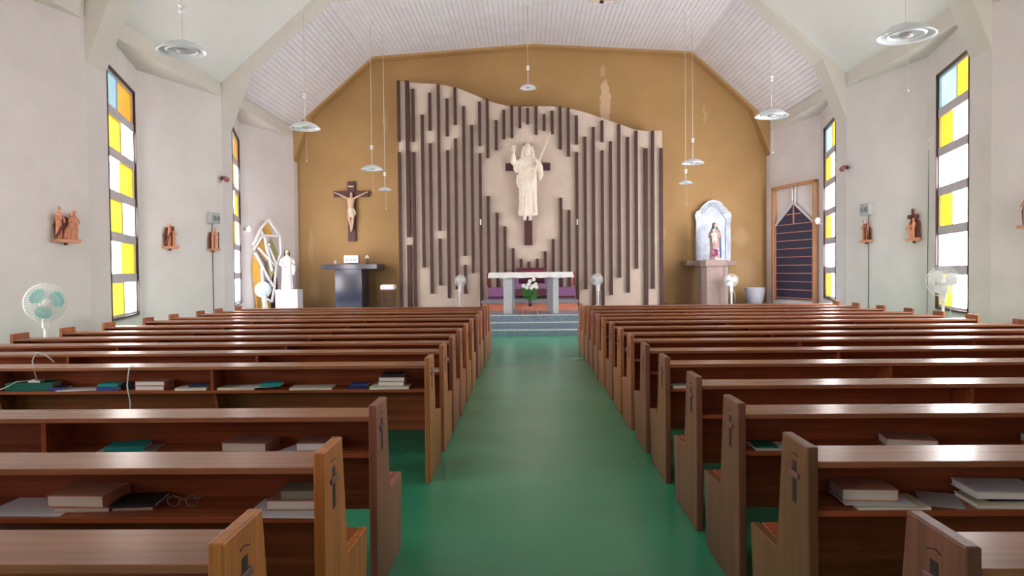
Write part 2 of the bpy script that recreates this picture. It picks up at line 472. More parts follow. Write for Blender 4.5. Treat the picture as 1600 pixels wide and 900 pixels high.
dr = struct('added_doors', MB().box(RW0, REARY - .12, 0.0, RW1, REARY - .09, RZ), M['rear_fill_glass'], 'glowing glazed doors added as fill light behind the viewer')  # unseen glowing doors, added to light the pew backs
for i in range(5):
    x = RW0 + (RW1 - RW0) * i / 4
    struct('added_door_frame', MB().box(x - .05, REARY - .14, 0, x + .05, REARY - .04, RZ), M['frame_dark'], parent=dr)
struct('added_door_rail', MB().box(RW0, REARY - .14, 2.3, RW1, REARY - .04, 2.4), M['frame_dark'], parent=dr)

# ceiling: plain slabs, with boards under the last bay
mb = MB()
CE = [(XL - .3, EAVE - .3 * 0.865), (XL, EAVE), (SHL, SHZ), (APX, APZ), (SHR, SHZ), (XR, EAVE), (XR + .3, EAVE - .28)]
TOP = [(x, z + .25) for x, z in CE][::-1]
mb.prism(CE + TOP, REARY - .2, 22.2, 'y')
ceil = struct('ceiling', mb, M['ceil'], 'pale folded ceiling, plain near the viewer and boarded over the altar bay')
def boards(a, b, n):
    ax, az = a; bx, bz = b
    L = math.hypot(bx - ax, bz - az); w_ = L / n
    ux, uz = (bx - ax) / L, (bz - az) / L
    nx, nz = uz, -ux
    if nz > 0: nx, nz = -nx, -nz
    m0 = MB()
    g = 0.008
    pr = [(-w_ / 2 + g * .2, 0), (-w_ / 2 + g * .2, .012), (-w_ / 2 + g, .024), (w_ / 2 - g, .024), (w_ / 2 - g * .2, .012), (w_ / 2 - g * .2, 0)]
    poly = [(ux * p + nx * q, uz * p + nz * q) for p, q in pr]
    m0.prism(poly, FR[4] + .05, 21.9, 'y')
    first = None
    for i in range(n):
        cx = ax + ux * w_ * (i + .5); cz = az + uz * w_ * (i + .5)
        if first is None:
            first = m0.build('ceiling_board', M['board'], ceil); o = first
        else:
            o = first.copy(); C.objects.link(o); o.parent = ceil
        o.location = (cx, 0, cz)
boards((XL, EAVE), (SHL, SHZ), 26)
boards((SHL, SHZ), (APX, APZ), 38)
boards((APX, APZ), (SHR, SHZ), 38)
boards((SHR, SHZ), (XR, EAVE), 25)

# portal frames and eave beams
KN = 0.52
def inner(d):
    s = math.hypot(1, .865)
    return [(XL + KN, EAVE + KN * .865 - d * 1.3), (SHL + .03, SHZ - d), (APX, APZ - d), (SHR - .03, SHZ - d), (XR - KN, EAVE + KN * .865 - d * 1.3)]
def frame_poly(d=0.09):
    return [(XL - .05, 4.74), (XL, 4.74)] + inner(d) + [(XR, 4.74), (XR + .05, 4.74), (XR + .05, EAVE), (SHR, SHZ + .05), (APX, APZ + .05), (SHL, SHZ + .05), (XL - .05, EAVE)]
for i, f in enumerate(FR):
    last = i == len(FR) - 1
    struct('trim_%d' % (i + 1), MB().prism(frame_poly(), f, BACK if last else f + .55, 'y'), M['gold'] if last else M['beam'],
           'gold painted frame against the gable wall' if last else 'pale portal frame with haunched knees, one of the row')
mb = MB()
for X, sg in ((XL, -1), (XR, 1)):
    mb.prism([(X, SOFF), (X, EAVE + .03), (X + sg * .9, EAVE + .03), (X + sg * .9, SOFF)], REARY, FR[-1] + .05, 'y')
struct('trim_7', mb, M['beam'], 'pale eave beams along both side walls')

# platform, steps
mb = MB()
ST = [(16.09, .134), (16.56, .267), (17.10, .40)]
for i, (y, z) in enumerate(ST):
    y1 = ST[i + 1][0] if i < 2 else BACK
    mb.box(-7.9, y, 0, 8.0, y1 + (.01 if i < 2 else 0), z - .02)
plat = struct('floor_platform', mb, M['terrazzo'], 'blue grey terrazzo platform with three steps')
for i, (y, z) in enumerate(ST):
    y1 = ST[i + 1][0] if i < 2 else BACK
    struct('step_tread', MB().box(-7.85, y + .03, z - .02, 7.95, y1, z), M['terrazzo'], parent=plat)
    struct('step_nosing', MB().box(-7.85, y - .012, z - .022, 7.95, y + .03, z), M['nosing'], parent=plat)
mb = MB().box(-1.18, 19.02, .40, 1.30, 21.1, .59)
dais = struct('floor_dais', mb, M['carpet'], 'low dais with orange red face behind the altar')
struct('dais_slab', MB().box(-1.20, 18.98, .59, 1.32, 21.1, .65), M['granite'], parent=dais)

# windows
COLS_L = ['BO', 'YW', 'WY', 'YW', 'WY', 'YW']       # near column, far column, top row first
COLS_R = ['YB', 'WY', 'WW', 'WY', 'WW', 'WY']
def window(n, a, b, sgn, cols, pan):
    """tall window of six rows and two columns set in the wall from plan point a (near) to b (far)"""
    L = math.hypot(b[0] - a[0], b[1] - a[1])
    ang = math.atan2(b[1] - a[1], b[0] - a[0])
    root = thing('window_%d' % n, None, None, (a[0], a[1], WIN_Z0), ang); root['kind'] = 'structure'
    H = WIN_Z1 - WIN_Z0
    o0, o1 = (0.0, .09) if sgn < 0 else (-.09, 0.0)   # local y, outwards of the wall face
    # dark surround
    mb = MB(); q = .035
    for s in ((0, q, 0, H), (L - q, L, 0, H), (0, L, 0, q), (0, L, H - q, H)):
        y0, y1 = (-.012, .12) if sgn < 0 else (-.12, .012)
        mb.box(s[0], y0, s[2], s[1], y1, s[3])
    mb.build('frame', M['frame_dark'], root)
    mb = MB(); q2 = .075
    for s in ((q, q2, q, H - q), (L - q2, L - q, q, H - q), (q, L - q, H - q2, H - q), (q, L - q, q, q2)):
        y0, y1 = (.03, .11) if sgn < 0 else (-.11, -.03)
        mb.box(s[0], y0, s[2], s[1], y1, s[3])
    mb.build('inner_frame', M['frame_pale'], root)
    rows = 6; rh = H / rows
    for r in range(rows):
        z1 = H - r * rh; z0 = z1 - rh
        if r < rows - 1:
            y0, y1 = (.02, .12) if sgn < 0 else (-.12, -.02)
            MB().box(q, y0, z0 - .08, L - q, y1, z0 + .08).build('transom', M['transom'], root)
        za = z0 + (.08 if r < rows - 1 else q2); zb = z1 - (.08 if r > 0 else q2)
        y0, y1 = (.055, .085) if sgn < 0 else (-.085, -.055)
        mid = L * (.5 + (.05 if r % 2 else -.05))
        MB().box(mid - .018, y0 - .01, za, mid + .018, y1 + .01, zb).build('sash_bar', M['frame_pale'], root)
        for k, (xa, xb) in enumerate(((q2, mid - .018), (mid + .018, L - q2))):
            MB().box(xa, (y0 + y1) / 2 - .004, za, xb, (y0 + y1) / 2 + .004, zb).build('pane', pan[cols[r][k]], root)
    # outer sill
    y0, y1 = (0, .2) if sgn < 0 else (-.2, 0)
    MB().box(0, y0, -.03, L, y1, 0.0).build('sill', M['frame_pale'], root)
    return root
n = 1
for i, (a, b) in enumerate(winl):
    c = COLS_L if i != 4 else ['CO', 'YW', 'WY', 'YW', 'WW', 'WW']
    window(n, a, b, -1, c, PANES['l']); n += 1
for i, (a, b) in enumerate(winr):
    c = COLS_R if i != 2 else ['YB', 'WY', 'WW', 'WY', 'WW', 'WY']
    window(n, a, b, 1, c, PANES['r']); n += 1
#@@PEWS
# ------------------------------------------------------------------ pews
PL = 4.53; TH = .036
WBR = lin(158, 88, 60); 
def make_pew(side, ex):
    """pew whose origin is the aisle face of its aisle end at the floor, at the back edge; side -1 runs to the left"""
    root = thing('pew', 'pew', 'pew')
    s = side
    def X(a, b): return (min(s * a, s * b), max(s * a, s * b))
    prof = [(0, .85), (.24, .85), (.30, .405), (.62, .39), (.575, 0), (-.015, 0)]
    for e, (a, b) in enumerate(((0, TH), (PL - TH, PL))):
        x0, x1 = X(a, b)
        p = MB().prism(prof, x0, x1, 'x').build('end_panel', M['wood_z'], root, bevel=.005)
        if e == 0:
            f0, f1 = X(-.0012, .004)
            sl = MB().box(f0, .100, .632, f1, .134, .775).build('cross_slot', M['slot'], p)
            g0, g1 = X(-.008, .004)
            MB().box(g0, .070, .722, g1, .150, .742).build('cross_bar', M['inlay'], p, bevel=.002)
            mk = MB().tube([(s * -.0005, .09 + .012 * k, .797 + .005 * math.sin(k * .9)) for k in range(6)], .0016, 5).build('carved_mark', M['slot'], p)
    a, b = X(TH, PL - TH)
    MB().box(a, .008, .778, b, .232, .80).build('ledge', M['wood_x'], root, bevel=.003)
    MB().box(a, .012, .615, b, .245, .635).build('book_shelf', M['wood_x'], root, bevel=.002)
    # backrest leans from under the ledge down to the seat
    MB().prism([(.212, .778), (.232, .778), (.300, .30), (.280, .30)], a, b, 'x').build('backrest', M['wood_x'], root)
    MB().box(a, .262, .372, b, .585, .40).build('seat', M['wood_x'], root, bevel=.004)
    MB().box(a, .50, .30, b, .525, .372).build('seat_rail', M['wood_x'], root)
    for xx in (1.51, 3.05):
        c, d = X(xx - .011, xx + .011)
        MB().prism([(.025, .635), (.025, .778), (.212, .778), (.234, .635)], c, d, 'x').build('divider', M['wood_x'], root)
        MB().prism([(.06, .615), (.238, .615), (.29, .29), (.17, .30)], c, d, 'x').build('bracket', M['wood_x'], root)
        MB().prism([(.30, .372), (.56, .372), (.54, 0), (.31, 0)], c, d, 'x').build('leg', M['wood_z'], root)
    return root

ORD = ['', 'first', 'second', 'third', 'fourth', 'fifth', 'sixth', 'seventh', 'eighth', 'ninth', 'tenth', 'eleventh', 'twelfth', 'thirteenth', 'fourteenth', 'fifteenth']
YL = {1: 1.58, 2: 2.375, 3: 3.21, 5: 4.97, 6: 5.81, 7: 6.53, 8: 7.24, 9: 8.02, 10: 8.83, 11: 9.78, 12: 10.5, 13: 11.38, 14: 12.07, 15: 12.9}
YR = {1: 1.55, 2: 2.42, 3: 3.22, 4: 4.02, 5: 4.92, 6: 5.74, 7: 6.56, 8: 7.28, 9: 8.05, 10: 8.93, 11: 9.66, 12: 10.42, 13: 11.25, 14: 12.1, 15: 12.88}
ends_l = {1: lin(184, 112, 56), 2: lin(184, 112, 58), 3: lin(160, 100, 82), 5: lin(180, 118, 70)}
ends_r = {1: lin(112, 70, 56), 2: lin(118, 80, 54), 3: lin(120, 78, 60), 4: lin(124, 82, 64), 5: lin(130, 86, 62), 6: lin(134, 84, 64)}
PEWX = {-1: -.672, 1: .917}
def shade(c, k): return (c[0] * k, c[1] * k, c[2] * k, 1)
def colour_pew(p, endc, body, ledge):
    for ch in p.children:
        nm = ch.name.split('.')[0]
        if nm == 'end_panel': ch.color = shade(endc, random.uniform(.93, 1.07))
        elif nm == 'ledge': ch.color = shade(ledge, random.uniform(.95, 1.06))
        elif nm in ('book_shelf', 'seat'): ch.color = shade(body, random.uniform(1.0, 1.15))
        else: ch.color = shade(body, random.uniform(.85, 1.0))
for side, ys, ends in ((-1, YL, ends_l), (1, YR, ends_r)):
    proto = make_pew(side, 0); first = True; row = 0
    for k, y in ys.items():
        p = proto if first else copy_tree(proto); first = False
        row += 1
        p.location = (PEWX[side], y, 0)
        where = 'left' if side < 0 else 'right'
        if k == 15: lab = 'foremost wooden pew on the %s, the one nearest the altar steps' % where
        elif k == 1: lab = 'nearest wooden pew on the %s, cut off by the bottom of the photo' % where
        else: lab = 'varnished wooden pew %s of the aisle, %s row from the viewer' % (where, ORD[row])
        if side < 0 and k == 3: lab = 'third pew from the viewer left of the aisle, with a pinkish end panel'
        tag(p, lab, 'pew', 'pews %s of the green aisle' % where)
        body, ledge = lin(158, 84, 54), lin(152, 98, 70)
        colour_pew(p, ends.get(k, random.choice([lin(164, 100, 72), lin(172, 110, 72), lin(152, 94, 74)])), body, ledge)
#@@OBJ
# ------------------------------------------------------------------ altar screen with its fins
SY = 21.2                                   # front plane of the screen
def sx(px): return (px - 827.2) * SY / 1145.5 + .055
def sz(px, v): return 1.4427 - (v - (425.2 - .0099 * (px - 828))) * SY / 1145.5
CURVE = [(626, 131), (655, 134), (690, 136), (720, 143), (745, 153), (760, 160), (778, 166), (795, 170), (815, 172), (840, 171), (865, 171),
         (890, 174), (915, 180), (940, 189), (955, 194), (970, 199), (990, 207), (1010, 210), (1035, 209)]
scr = thing('altar_screen', 'tall beige screen with wavy top and dark vertical fins behind the altar', 'screen', (0, 0, .40))
poly = [(sx(x), sz(x, v) - .4) for x, v in CURVE]
poly = [(sx(626), 0)] + poly + [(sx(1035), 0)]
MB().prism(poly, SY, SY + .28, 'y').build('panel', M['screen'], scr)
FINS = [(626.5, 131, 225), (626.5, 242, 478), (640, 131, 374), (640, 386, 478), (649, 144, 225), (649, 242, 478), (663, 184, 421), (675, 150, 208), (675, 228, 462),
        (688.5, 137, 364), (688.5, 376, 449), (702, 159, 217), (702, 239, 469), (714.5, 142, 199), (714.5, 221, 455), (727.5, 171, 403), (727.5, 417, 462),
        (740, 200, 430), (752.5, 164, 232), (752.5, 244, 478), (764.5, 160, 251), (764.5, 310, 476), (778, 193, 239), (778, 336, 476), (790, 177, 222), (790, 357, 476),
        (802.5, 170, 220), (802.5, 391, 476), (815, 172, 205), (815, 408, 476), (827, 174, 199), (827, 412, 476), (840, 172, 215), (840, 407.5, 476),
        (852.5, 184, 209.5), (852.5, 396, 476), (865, 179, 214), (865, 377, 476), (877.5, 172, 238), (877.5, 313, 476), (890, 174, 249), (890, 332, 476),
        (902.5, 186, 230.5), (902.5, 242.5, 476), (915.5, 219, 455), (928.5, 204, 476), (942, 194, 227), (942, 240, 476), (955, 226, 464), (968, 200, 437),
        (981.5, 219.5, 460), (994.5, 210, 423), (1009, 237, 476), (1020, 210, 454), (1033, 237, 476)]
for x, a, b in FINS:
    hw = .055 if x in (640, 1009) else .040
    cx = sx(x); z1 = sz(x, a) - .4; z0 = max(0.0, sz(x, b) - .4) if b < 476 else 0.0
    MB().box(cx - hw, SY - .085, z0, cx + hw, SY + .01, z1).build('fin', M['fin'], scr)
for x in (752.6, 902.5):
    MB().box(sx(x) - .02, SY - .11, sz(x, 355) - .4, sx(x) + .02, SY - .085, sz(x, 346) - .4).build('small_bracket', M['white_plastic'], scr, bevel=.004)

# ------------------------------------------------------------------ figures
def face(mb, c, r, dirm=Matrix.Identity(3)):
    """nose, brow and mouth swellings on a head of radius r looking along -y"""
    c = Vector(c)
    mb.ball(c + dirm @ Vector((0, -r * .98, -r * .05)), (r * .14, r * .24, r * .28), 8, 6)
    mb.ball(c + dirm @ Vector((0, -r * .82, r * .32)), (r * .58, r * .16, r * .12), 8, 6)
    mb.ball(c + dirm @ Vector((0, -r * .86, -r * .48)), (r * .30, r * .13, r * .10), 8, 6)
    for q in (-1, 1): mb.ball(c + dirm @ Vector((q * r * .34, -r * .80, r * .1)), (r * .16, r * .10, r * .09), 8, 6)
def hand(mb, c, d, up, L, spread=.35, curl=0.15):
    """palm and five separate fingers from wrist c along d"""
    c = Vector(c); d = Vector(d).normalized(); up = Vector(up).normalized(); sd = d.cross(up).normalized()
    p1 = c + d * L * .5
    mb.tube([c, c + d * L * .25, p1], [L * .14, L * .20, L * .19], 8)
    for k, (o, l) in enumerate(((-.30, .40), (-.10, .48), (.10, .45), (.29, .36))):
        b = p1 + sd * o * L * .55
        dd = (d + sd * o * spread).normalized()
        m = b + dd * l * L * .55; e = m + (dd - up * curl).normalized() * l * L * .45
        mb.tube([b - d * L * .08, m, e], [L * .072, L * .066, L * .05], 6)
    b = c + d * L * .2 - sd * L * .15
    mb.tube([b, b + (d * .6 - sd * .8).normalized() * L * .22, b + (d * .9 - sd * .5).normalized() * L * .42], [L * .08, L * .075, L * .055], 6)

# risen figure on the big cross
cr = thing('wall_cross', 'large dark cross fixed to the middle of the altar screen', 'cross', (.045, SY - .085, 0))
MB().box(-.115, -.03, 2.16, .115, .08, 5.06).build('upright', M['cross'], cr, bevel=.006)
MB().box(-.64, -.032, 4.30, .64, .078, 4.51).build('crossbeam', M['cross'], cr, bevel=.006)
st = thing('risen_figure', 'tall cream stone statue of a robed bearded figure with raised hand on the screen cross', 'statue', (.045, SY - .30, 2.84))
mb = MB()
fade = lambda z: 1.15 - z / 1.9
mb.loft([(.14, .24, .13, -.02, 0), (.20, .27, .15, -.01, 0), (.45, .245, .15, 0, 0), (.80, .245, .16, 0, 0), (1.10, .255, .165, 0, 0), (1.35, .26, .165, 0, 0), (1.55, .285, .16, 0, 0),
         (1.70, .30, .15, 0, 0), (1.78, .24, .13, 0, 0), (1.83, .12, .10, 0, 0), (1.86, .075, .075, 0, 0)], 56, .085, 10, 1.3, fade)
mb.tube([(0, 0, 1.80), (0, -.02, 1.96)], [.085, .075], 12)
mb.ball((0, -.05, 2.035), (.092, .115, .145), 16, 12)
face(mb, (0, -.075, 2.03), .105)
# long hair and beard
mb.ball((0, .045, 2.075), (.122, .105, .135), 16, 10)
for q in (-1, 1):
    mb.tube([(q * .10, 0, 2.10), (q * .135, .01, 1.95), (q * .155, -.02, 1.80), (q * .14, -.05, 1.70)], [.05, .055, .055, .03], 8)
mb.tube([(0, -.12, 1.965), (0, -.135, 1.91), (0, -.12, 1.85)], [.06, .05, .02], 8)
# raised right arm (viewer's left) with open hand
mb.tube([(-.24, 0, 1.68), (-.36, -.02, 1.58), (-.41, -.05, 1.66), (-.40, -.08, 1.85)], [.10, .105, .085, .05], 10)
mb.tube([(-.40, -.08, 1.80), (-.395, -.09, 1.95)], [.045, .034], 10)
mb.tube([(-.30, -.02, 1.63), (-.34, -.03, 1.47), (-.31, -.03, 1.36)], [.09, .08, .03], 8)
# left arm holding the staff, sleeve hanging
mb.tube([(.25, 0, 1.68), (.34, -.03, 1.52), (.34, -.10, 1.42), (.31, -.17, 1.62)], [.10, .09, .08, .05], 10)
mb.tube([(.34, -.02, 1.50), (.36, -.03, 1.30), (.33, -.02, 1.14)], [.09, .085, .03], 8)
# cloth drawn across chest and hip
for k in range(5):
    mb.tube([(-.24, -.10, 1.02 + .07 * k), (-.05, -.185, 1.10 + .09 * k), (.14, -.16, 1.28 + .08 * k), (.27, -.06, 1.45 + .05 * k)], [.018, .026, .024, .015], 6)
mb.tube([(-.26, -.02, 1.30), (-.29, -.03, 1.10), (-.27, -.02, .95)], [.06, .05, .02], 8)
for x, a, b in ((-.16, .25, 1.0), (-.07, .2, .95), (.03, .18, 1.05), (.12, .2, 1.0), (.20, .24, .9)):
    mb.tube([(x, -.13, a), (x * .95, -.155, (a + b) / 2), (x * .8, -.15, b)], [.022, .018, .008], 6)
# feet
for q in (-1, 1):
    mb.tube([(q * .065 - .02, 0, .22), (q * .075 - .02, -.03, .10), (q * .085 - .02, -.13, .03)], [.06, .055, .038], 8)
    for j in range(5): mb.tube([(q * .06 - .055 + .016 * j, -.13, .03), (q * .06 - .055 + .016 * j, -.175, .015)], [.014, .011], 5)
mb.build('body', M['stone'], st, remesh=.010)
mb = MB(); hand(mb, (-.395, -.09, 1.93), (.08, 0, 1), (0, -1, 0), .22, .5, .1); mb.build('raised_hand', M['stone'], st)
mb = MB(); hand(mb, (.31, -.16, 1.58), (-.3, -.5, .6), (.5, -.6, 0), .19, .2, .9); mb.build('gripping_hand', M['stone'], st)
mb = MB(); mb.tube([(.12, -.20, 1.10), (.30, -.22, 1.62), (.64, -.14, 2.46)], [.024, .024, .016], 8)
mb.ball((.645, -.14, 2.47), .022, 8, 6)
mb.build('staff', M['stone'], st)

# small painted crucifix on the left
def PY(px, v, y):      # point on the wall plane y from picture measurements (set once, in metres)
    return ((px - 826.6) * y / 1145.5 + .05, y, 1.4427 - (v - (425.2 - .0099 * (px - 828))) * y / 1145.5)
cx, _, _ = PY(549, 300, 21.8)
cf = thing('crucifix', 'small painted crucifix on a dark wooden cross above the left side altar', 'crucifix', (cx, 21.93, 2.36))
MB().box(-.115, -.07, 0, .115, 0, 1.78).build('upright', M['cross'], cf, bevel=.008)
MB().box(-.53, -.085, 1.32, .53, -.012, 1.49).build('crossbeam', M['cross'], cf, bevel=.008)
MB().tube([(-.085, -.085, 1.64), (-.03, -.10, 1.625), (.03, -.10, 1.625), (.085, -.085, 1.64)], .020, 8).build('scroll', M['b_cream'], cf)
mb = MB()
mb.loft([(.86, .075, .06, 0, -.13), (.98, .085, .065, .0, -.14), (1.10, .095, .07, 0, -.145), (1.22, .115, .07, 0, -.14), (1.28, .10, .06, 0, -.13), (1.31, .04, .04, 0, -.13)], 20)
for q in (-1, 1):
    mb.tube([(q * .08, -.13, 1.26), (q * .22, -.12, 1.33), (q * .40, -.10, 1.42), (q * .45, -.10, 1.44)], [.036, .030, .022, .018], 8)
    mb.tube([(q * .05, -.13, .92), (q * .055 + .01, -.19, .66), (q * .02 + .01, -.13, .42), (q * .012 + .01, -.15, .34), (q * .014 + .01, -.19, .29)], [.058, .045, .032, .024, .018], 8)
mb.tube([(0, -.13, 1.28), (.01, -.15, 1.36)], [.03, .03], 8)
mb.ball((.025, -.17, 1.385), (.046, .055, .066), 12, 8); face(mb, (.025, -.175, 1.38), .05)
mb.build('body', M['skin'], cf, remesh=.008)
mb = MB(); mb.ball((.02, -.145, 1.40), (.052, .052, .062), 10, 8); mb.tube([(-.02, -.14, 1.38), (-.03, -.14, 1.31)], [.022, .012], 6); mb.tube([(.065, -.15, 1.38), (.07, -.15, 1.31)], [.022, .012], 6)
mb.build('hair', M['hair'], cf)
mb = MB(); mb.loft([(.70, .075, .06, .01, -.16), (.78, .095, .075, .01, -.155), (.90, .10, .078, 0, -.14), (.98, .092, .072, 0, -.14)], 32, .07, 9, .4)
mb.tube([(.09, -.14, .94), (.12, -.14, .84), (.10, -.14, .72)], [.03, .035, .01], 8)
mb.build('loincloth', M['b_cream'], cf, remesh=.008)
for q in (-1, 1):
    mb = MB(); hand(mb, (q * .45, -.10, 1.44), (q, 0, .25), (0, -1, 0), .07, .5, .4); mb.build('hand', M['skin'], cf)

# ------------------------------------------------------------------ main altar
al = thing('altar', 'stone altar table on two grey granite legs at the top of the steps', 'altar', (.085, 17.5, .40))
MB().box(-.96, .0, .86, .96, .90, .975).build('table_top', M['granite_light'], al, bevel=.004)
MB().prism([(-.66, .06), (-.45, .06), (-.40, .30), (-.40, .80), (-.66, .80)], 0, .86, 'z').build('leg', M['granite_light'], al)
MB().prism([(.66, .06), (.53, .06), (.40, .40), (.40, .80), (.66, .80)], 0, .86, 'z').build('leg', M['granite_light'], al)
mb = MB()
n = 40
cl = [(-1.0, -.02), (1.0, -.02), (1.0, .92), (-1.0, .92)]
per = []
for i in range(4):
    a, b = cl[i], cl[(i + 1) % 4]
    m_ = 40 if i % 2 == 0 else 18
    for j in range(m_): per.append((a[0] + (b[0] - a[0]) * j / m_, a[1] + (b[1] - a[1]) * j / m_))
k = len(per)
vs = []; cxm, cym = 0, .45
for lev, (z, off) in enumerate(((.990, 0.0), (.96, .012), (.86, .022))):
    for j, (x, y) in enumerate(per):
        wv = .006 * math.sin(j * 1.1) * lev
        dx = (1 if x > .99 else -1 if x < -.99 else 0); dy = (1 if y > .91 else -1 if y < -.01 else 0)
        vs.append((x + dx * (off + wv), y + dy * (off + wv), z + (.008 * math.sin(j * .7) if lev == 2 else 0)))
fs = [tuple(range(k))] + [(l * k + j, l * k + (j + 1) % k, (l + 1) * k + (j + 1) % k, (l + 1) * k + j) for l in range(2) for j in range(k)]
mb.add(vs, fs)
tc = mb.build('altar_cloth', M['cloth'], None, loc=(.085, 17.5, .40)); tag(tc, 'white cloth draped over the main altar', 'altar cloth')
md = tc.modifiers.new('solid', 'SOLIDIFY'); md.thickness = .004
for q, lab in ((-1, 'crimson ribbon hanging from the left end of the altar'), (1, 'crimson ribbon hanging from the right end of the altar')):
    o = MB().box(-.02, -.006, -.30, .02, .006, 0).build('ribbon', M['red_cloth'], None, loc=(.085 + q * 1.035, 17.60, 1.38)); tag(o, lab, 'ribbon')
o = MB().tube([(-.42, 0, .0), (-.2, 0, .006), (0, 0, .018), (.12, 0, .012), (.22, 0, .012), (.34, 0, 0)], [.008, .012, .018, .016, .012, .008], 8).build('folded_cloth', M['red_cloth'], None, loc=(.12, 18.0, 1.404))
tag(o, 'folded crimson cloth lying on top of the white altar cloth', 'cloth')

# flower stand, vase and lilies
fs_ = thing('flower_stand', 'tiny low wooden stand under the lilies before the altar', 'stand', (.055, 17.33, .40))
MB().box(-.21, -.12, .16, .21, .12, .185).build('stand_top', M['b_brown'], fs_, bevel=.003)
for x in (-.17, .17): MB().box(x - .012, -.10, 0, x + .012, .10, .16).build('leg', M['slat_wood'], fs_)
vz = thing('lily_vase', 'black vase of white lilies and green leaves before the altar', 'flower vase', (.06, 17.33, .585))
MB().lathe([(.03, 0), (.045, .02), (.052, .09), (.035, .13), (.045, .16)], 20).build('vase', M['black'], vz)
random.seed(11)
def leaf_mesh(mb, base, tip, wd):
    b, t = Vector(base), Vector(tip); d = (t - b); sd = d.cross(Vector((0, 1, .2))).normalized() * wd
    m_ = b + d * .5 + Vector((0, 0, .03))
    mb.add([b, m_ + sd, t, m_ - sd, m_ + Vector((0, -.008, .01))], [(0, 1, 4), (1, 2, 4), (2, 3, 4), (3, 0, 4)])
for i in range(60):
    a = random.uniform(0, 2 * PI); r = random.uniform(.08, .28); z = random.uniform(.16, .48)
    mb = MB(); tip = (r * math.cos(a) - (.10 if i % 7 == 0 else 0), r * math.sin(a) * .7, z)
    leaf_mesh(mb, (tip[0] * .2, tip[1] * .2, z * .55 + .05), tip, .020); mb.build('leaf', M['leaf'], vz)
for i in range(9): 
    a = i * .7; mb = MB().tube([(0, 0, .12), (.03 * math.cos(a), .03 * math.sin(a), .3), (.07 * math.cos(a), .05 * math.sin(a), .48)], .005, 5); mb.build('stem', M['leaf'], vz)
for (x, z, y) in ((-.10, .47, -.03), (-.02, .50, -.06), (.05, .46, -.08), (.10, .44, -.03), (.02, .42, -.1), (.0, .57, 0), (.06, .61, 0), (-.05, .43, -.09), (.09, .50, 0)):
    mb = MB()
    for j in range(6):
        t = j * PI / 3; mb.ball((x * 1.5 + .030 * math.cos(t), y - .01 + .01 * (j % 2), z * 1.04 + .030 * math.sin(t)), (.019, .010, .019), 8, 6)
    mb.tube([(x * 1.5, y, z * 1.04), (x * 1.5, y - .035, z * 1.04)], [.012, .016], 6)
    mb.build('lily', M['petal'], vz)

# seats on the dais
ch = thing('presider_chair', 'mauve upholstered armchair in the middle of the dais behind the altar', 'chair', (.12, 20.25, .65))
MB().box(-.46, 0, .26, .46, .62, .42).build('seat', M['purple'], ch, bevel=.02)
MB().box(-.46, -.01, .08, .46, .03, .27).build('seat_front', M['purple_dark'], ch, bevel=.01)
MB().box(-.42, .50, .42, .42, .62, .86).build('backrest', M['purple_dark'], ch, bevel=.02)
for q in (-1, 1):
    MB().box(min(q * .46, q * .36), 0, .42, max(q * .46, q * .36), .62, .62).build('armrest', M['purple'], ch, bevel=.02)
    for y in (.06, .52): MB().box(q * .40 - .03, y - .03, 0, q * .40 + .03, y + .03, .26).build('leg', M['frame_dark'], ch)
for x, lab in ((-.80, 'low mauve bench seat left of the armchair behind the altar'), (1.03, 'low mauve bench seat right of the armchair behind the altar')):
    b = thing('bench_seat', lab, 'bench', (x, 20.3, .65), group='bench seats beside the armchair')
    MB().box(-.30, 0, .06, .30, .50, .31).build('seat', M['purple'], b, bevel=.02)
    MB().box(-.28, .02, .0, .28, .46, .07).build('plinth', M['purple_dark'], b)

# ------------------------------------------------------------------ left side altar
sa = thing('side_altar', 'polished blue black granite side altar against the gold wall on the left', 'altar', (0, 0, .40))
MB().box(-5.50, 20.85, 0, -4.73, 21.8, 1.12).build('block', M['black_granite'], sa, bevel=.004)
MB().box(-5.85, 20.75, 1.12, -4.27, 21.9, 1.26).build('slab', M['black_granite'], sa, bevel=.006)
tb = thing('silver_tabernacle', 'small ornate silver case on the dark left side altar', 'tabernacle', (-5.08, 21.2, 1.66))
MB().box(-.13, -.10, 0, .13, .10, .03).build('foot', M['black'], tb)
MB().box(-.21, -.13, .03, .21, .13, .26).build('case', M['silver'], tb, bevel=.01)
for x in (-.14, -.07, 0, .07, .14):
    MB().tube([(x, -.133, .13), (x, -.15, .13)], [.03, .024], 10).build('boss', M['silver'], tb)
MB().box(-.19, -.137, .04, .19, -.13, .07).build('lower_band', M['silver'], tb)
MB().box(-.19, -.137, .21, .19, -.13, .235).build('upper_band', M['silver'], tb)
fl = thing('small_vase', 'small brown vase with pale flowers on the dark left side altar', 'flower vase', (-4.62, 21.1, 1.66))
MB().lathe([(.025, 0), (.04, .03), (.038, .08), (.02, .11), (.028, .13)], 16).build('vase', M['carving_dark'], fl)
for i in range(6):
    a = i * 1.05; MB().ball((.03 * math.cos(a), .03 * math.sin(a), .19 + .02 * (i % 3)), .024, 8, 6).build('flower', M['petal'], fl)
MB().tube([(0, 0, .1), (0, 0, .18)], .012, 6).build('stem', M['leaf'], fl)
o = MB().lathe([(.03, 0), (.032, .10), (.028, .10), (.026, .01)], 16).build('glass_cup', M['shade_m'], None, loc=(-5.55, 21.1, 1.66)); tag(o, 'small clear cup at the left end of the dark side altar', 'cup')
sl = thing('small_stool', 'little stool with a white cushion beside the screen on the left', 'stool', (-3.98, 20.9, .40))
MB().box(-.19, -.18, .48, .19, .18, .52).build('seat', M['carving_dark'], sl, bevel=.004)
for x in (-.16, .16):
    for y in (-.15, .15): MB().box(x - .013, y - .013, 0, x + .013, y + .013, .48).build('leg', M['frame_dark'], sl)
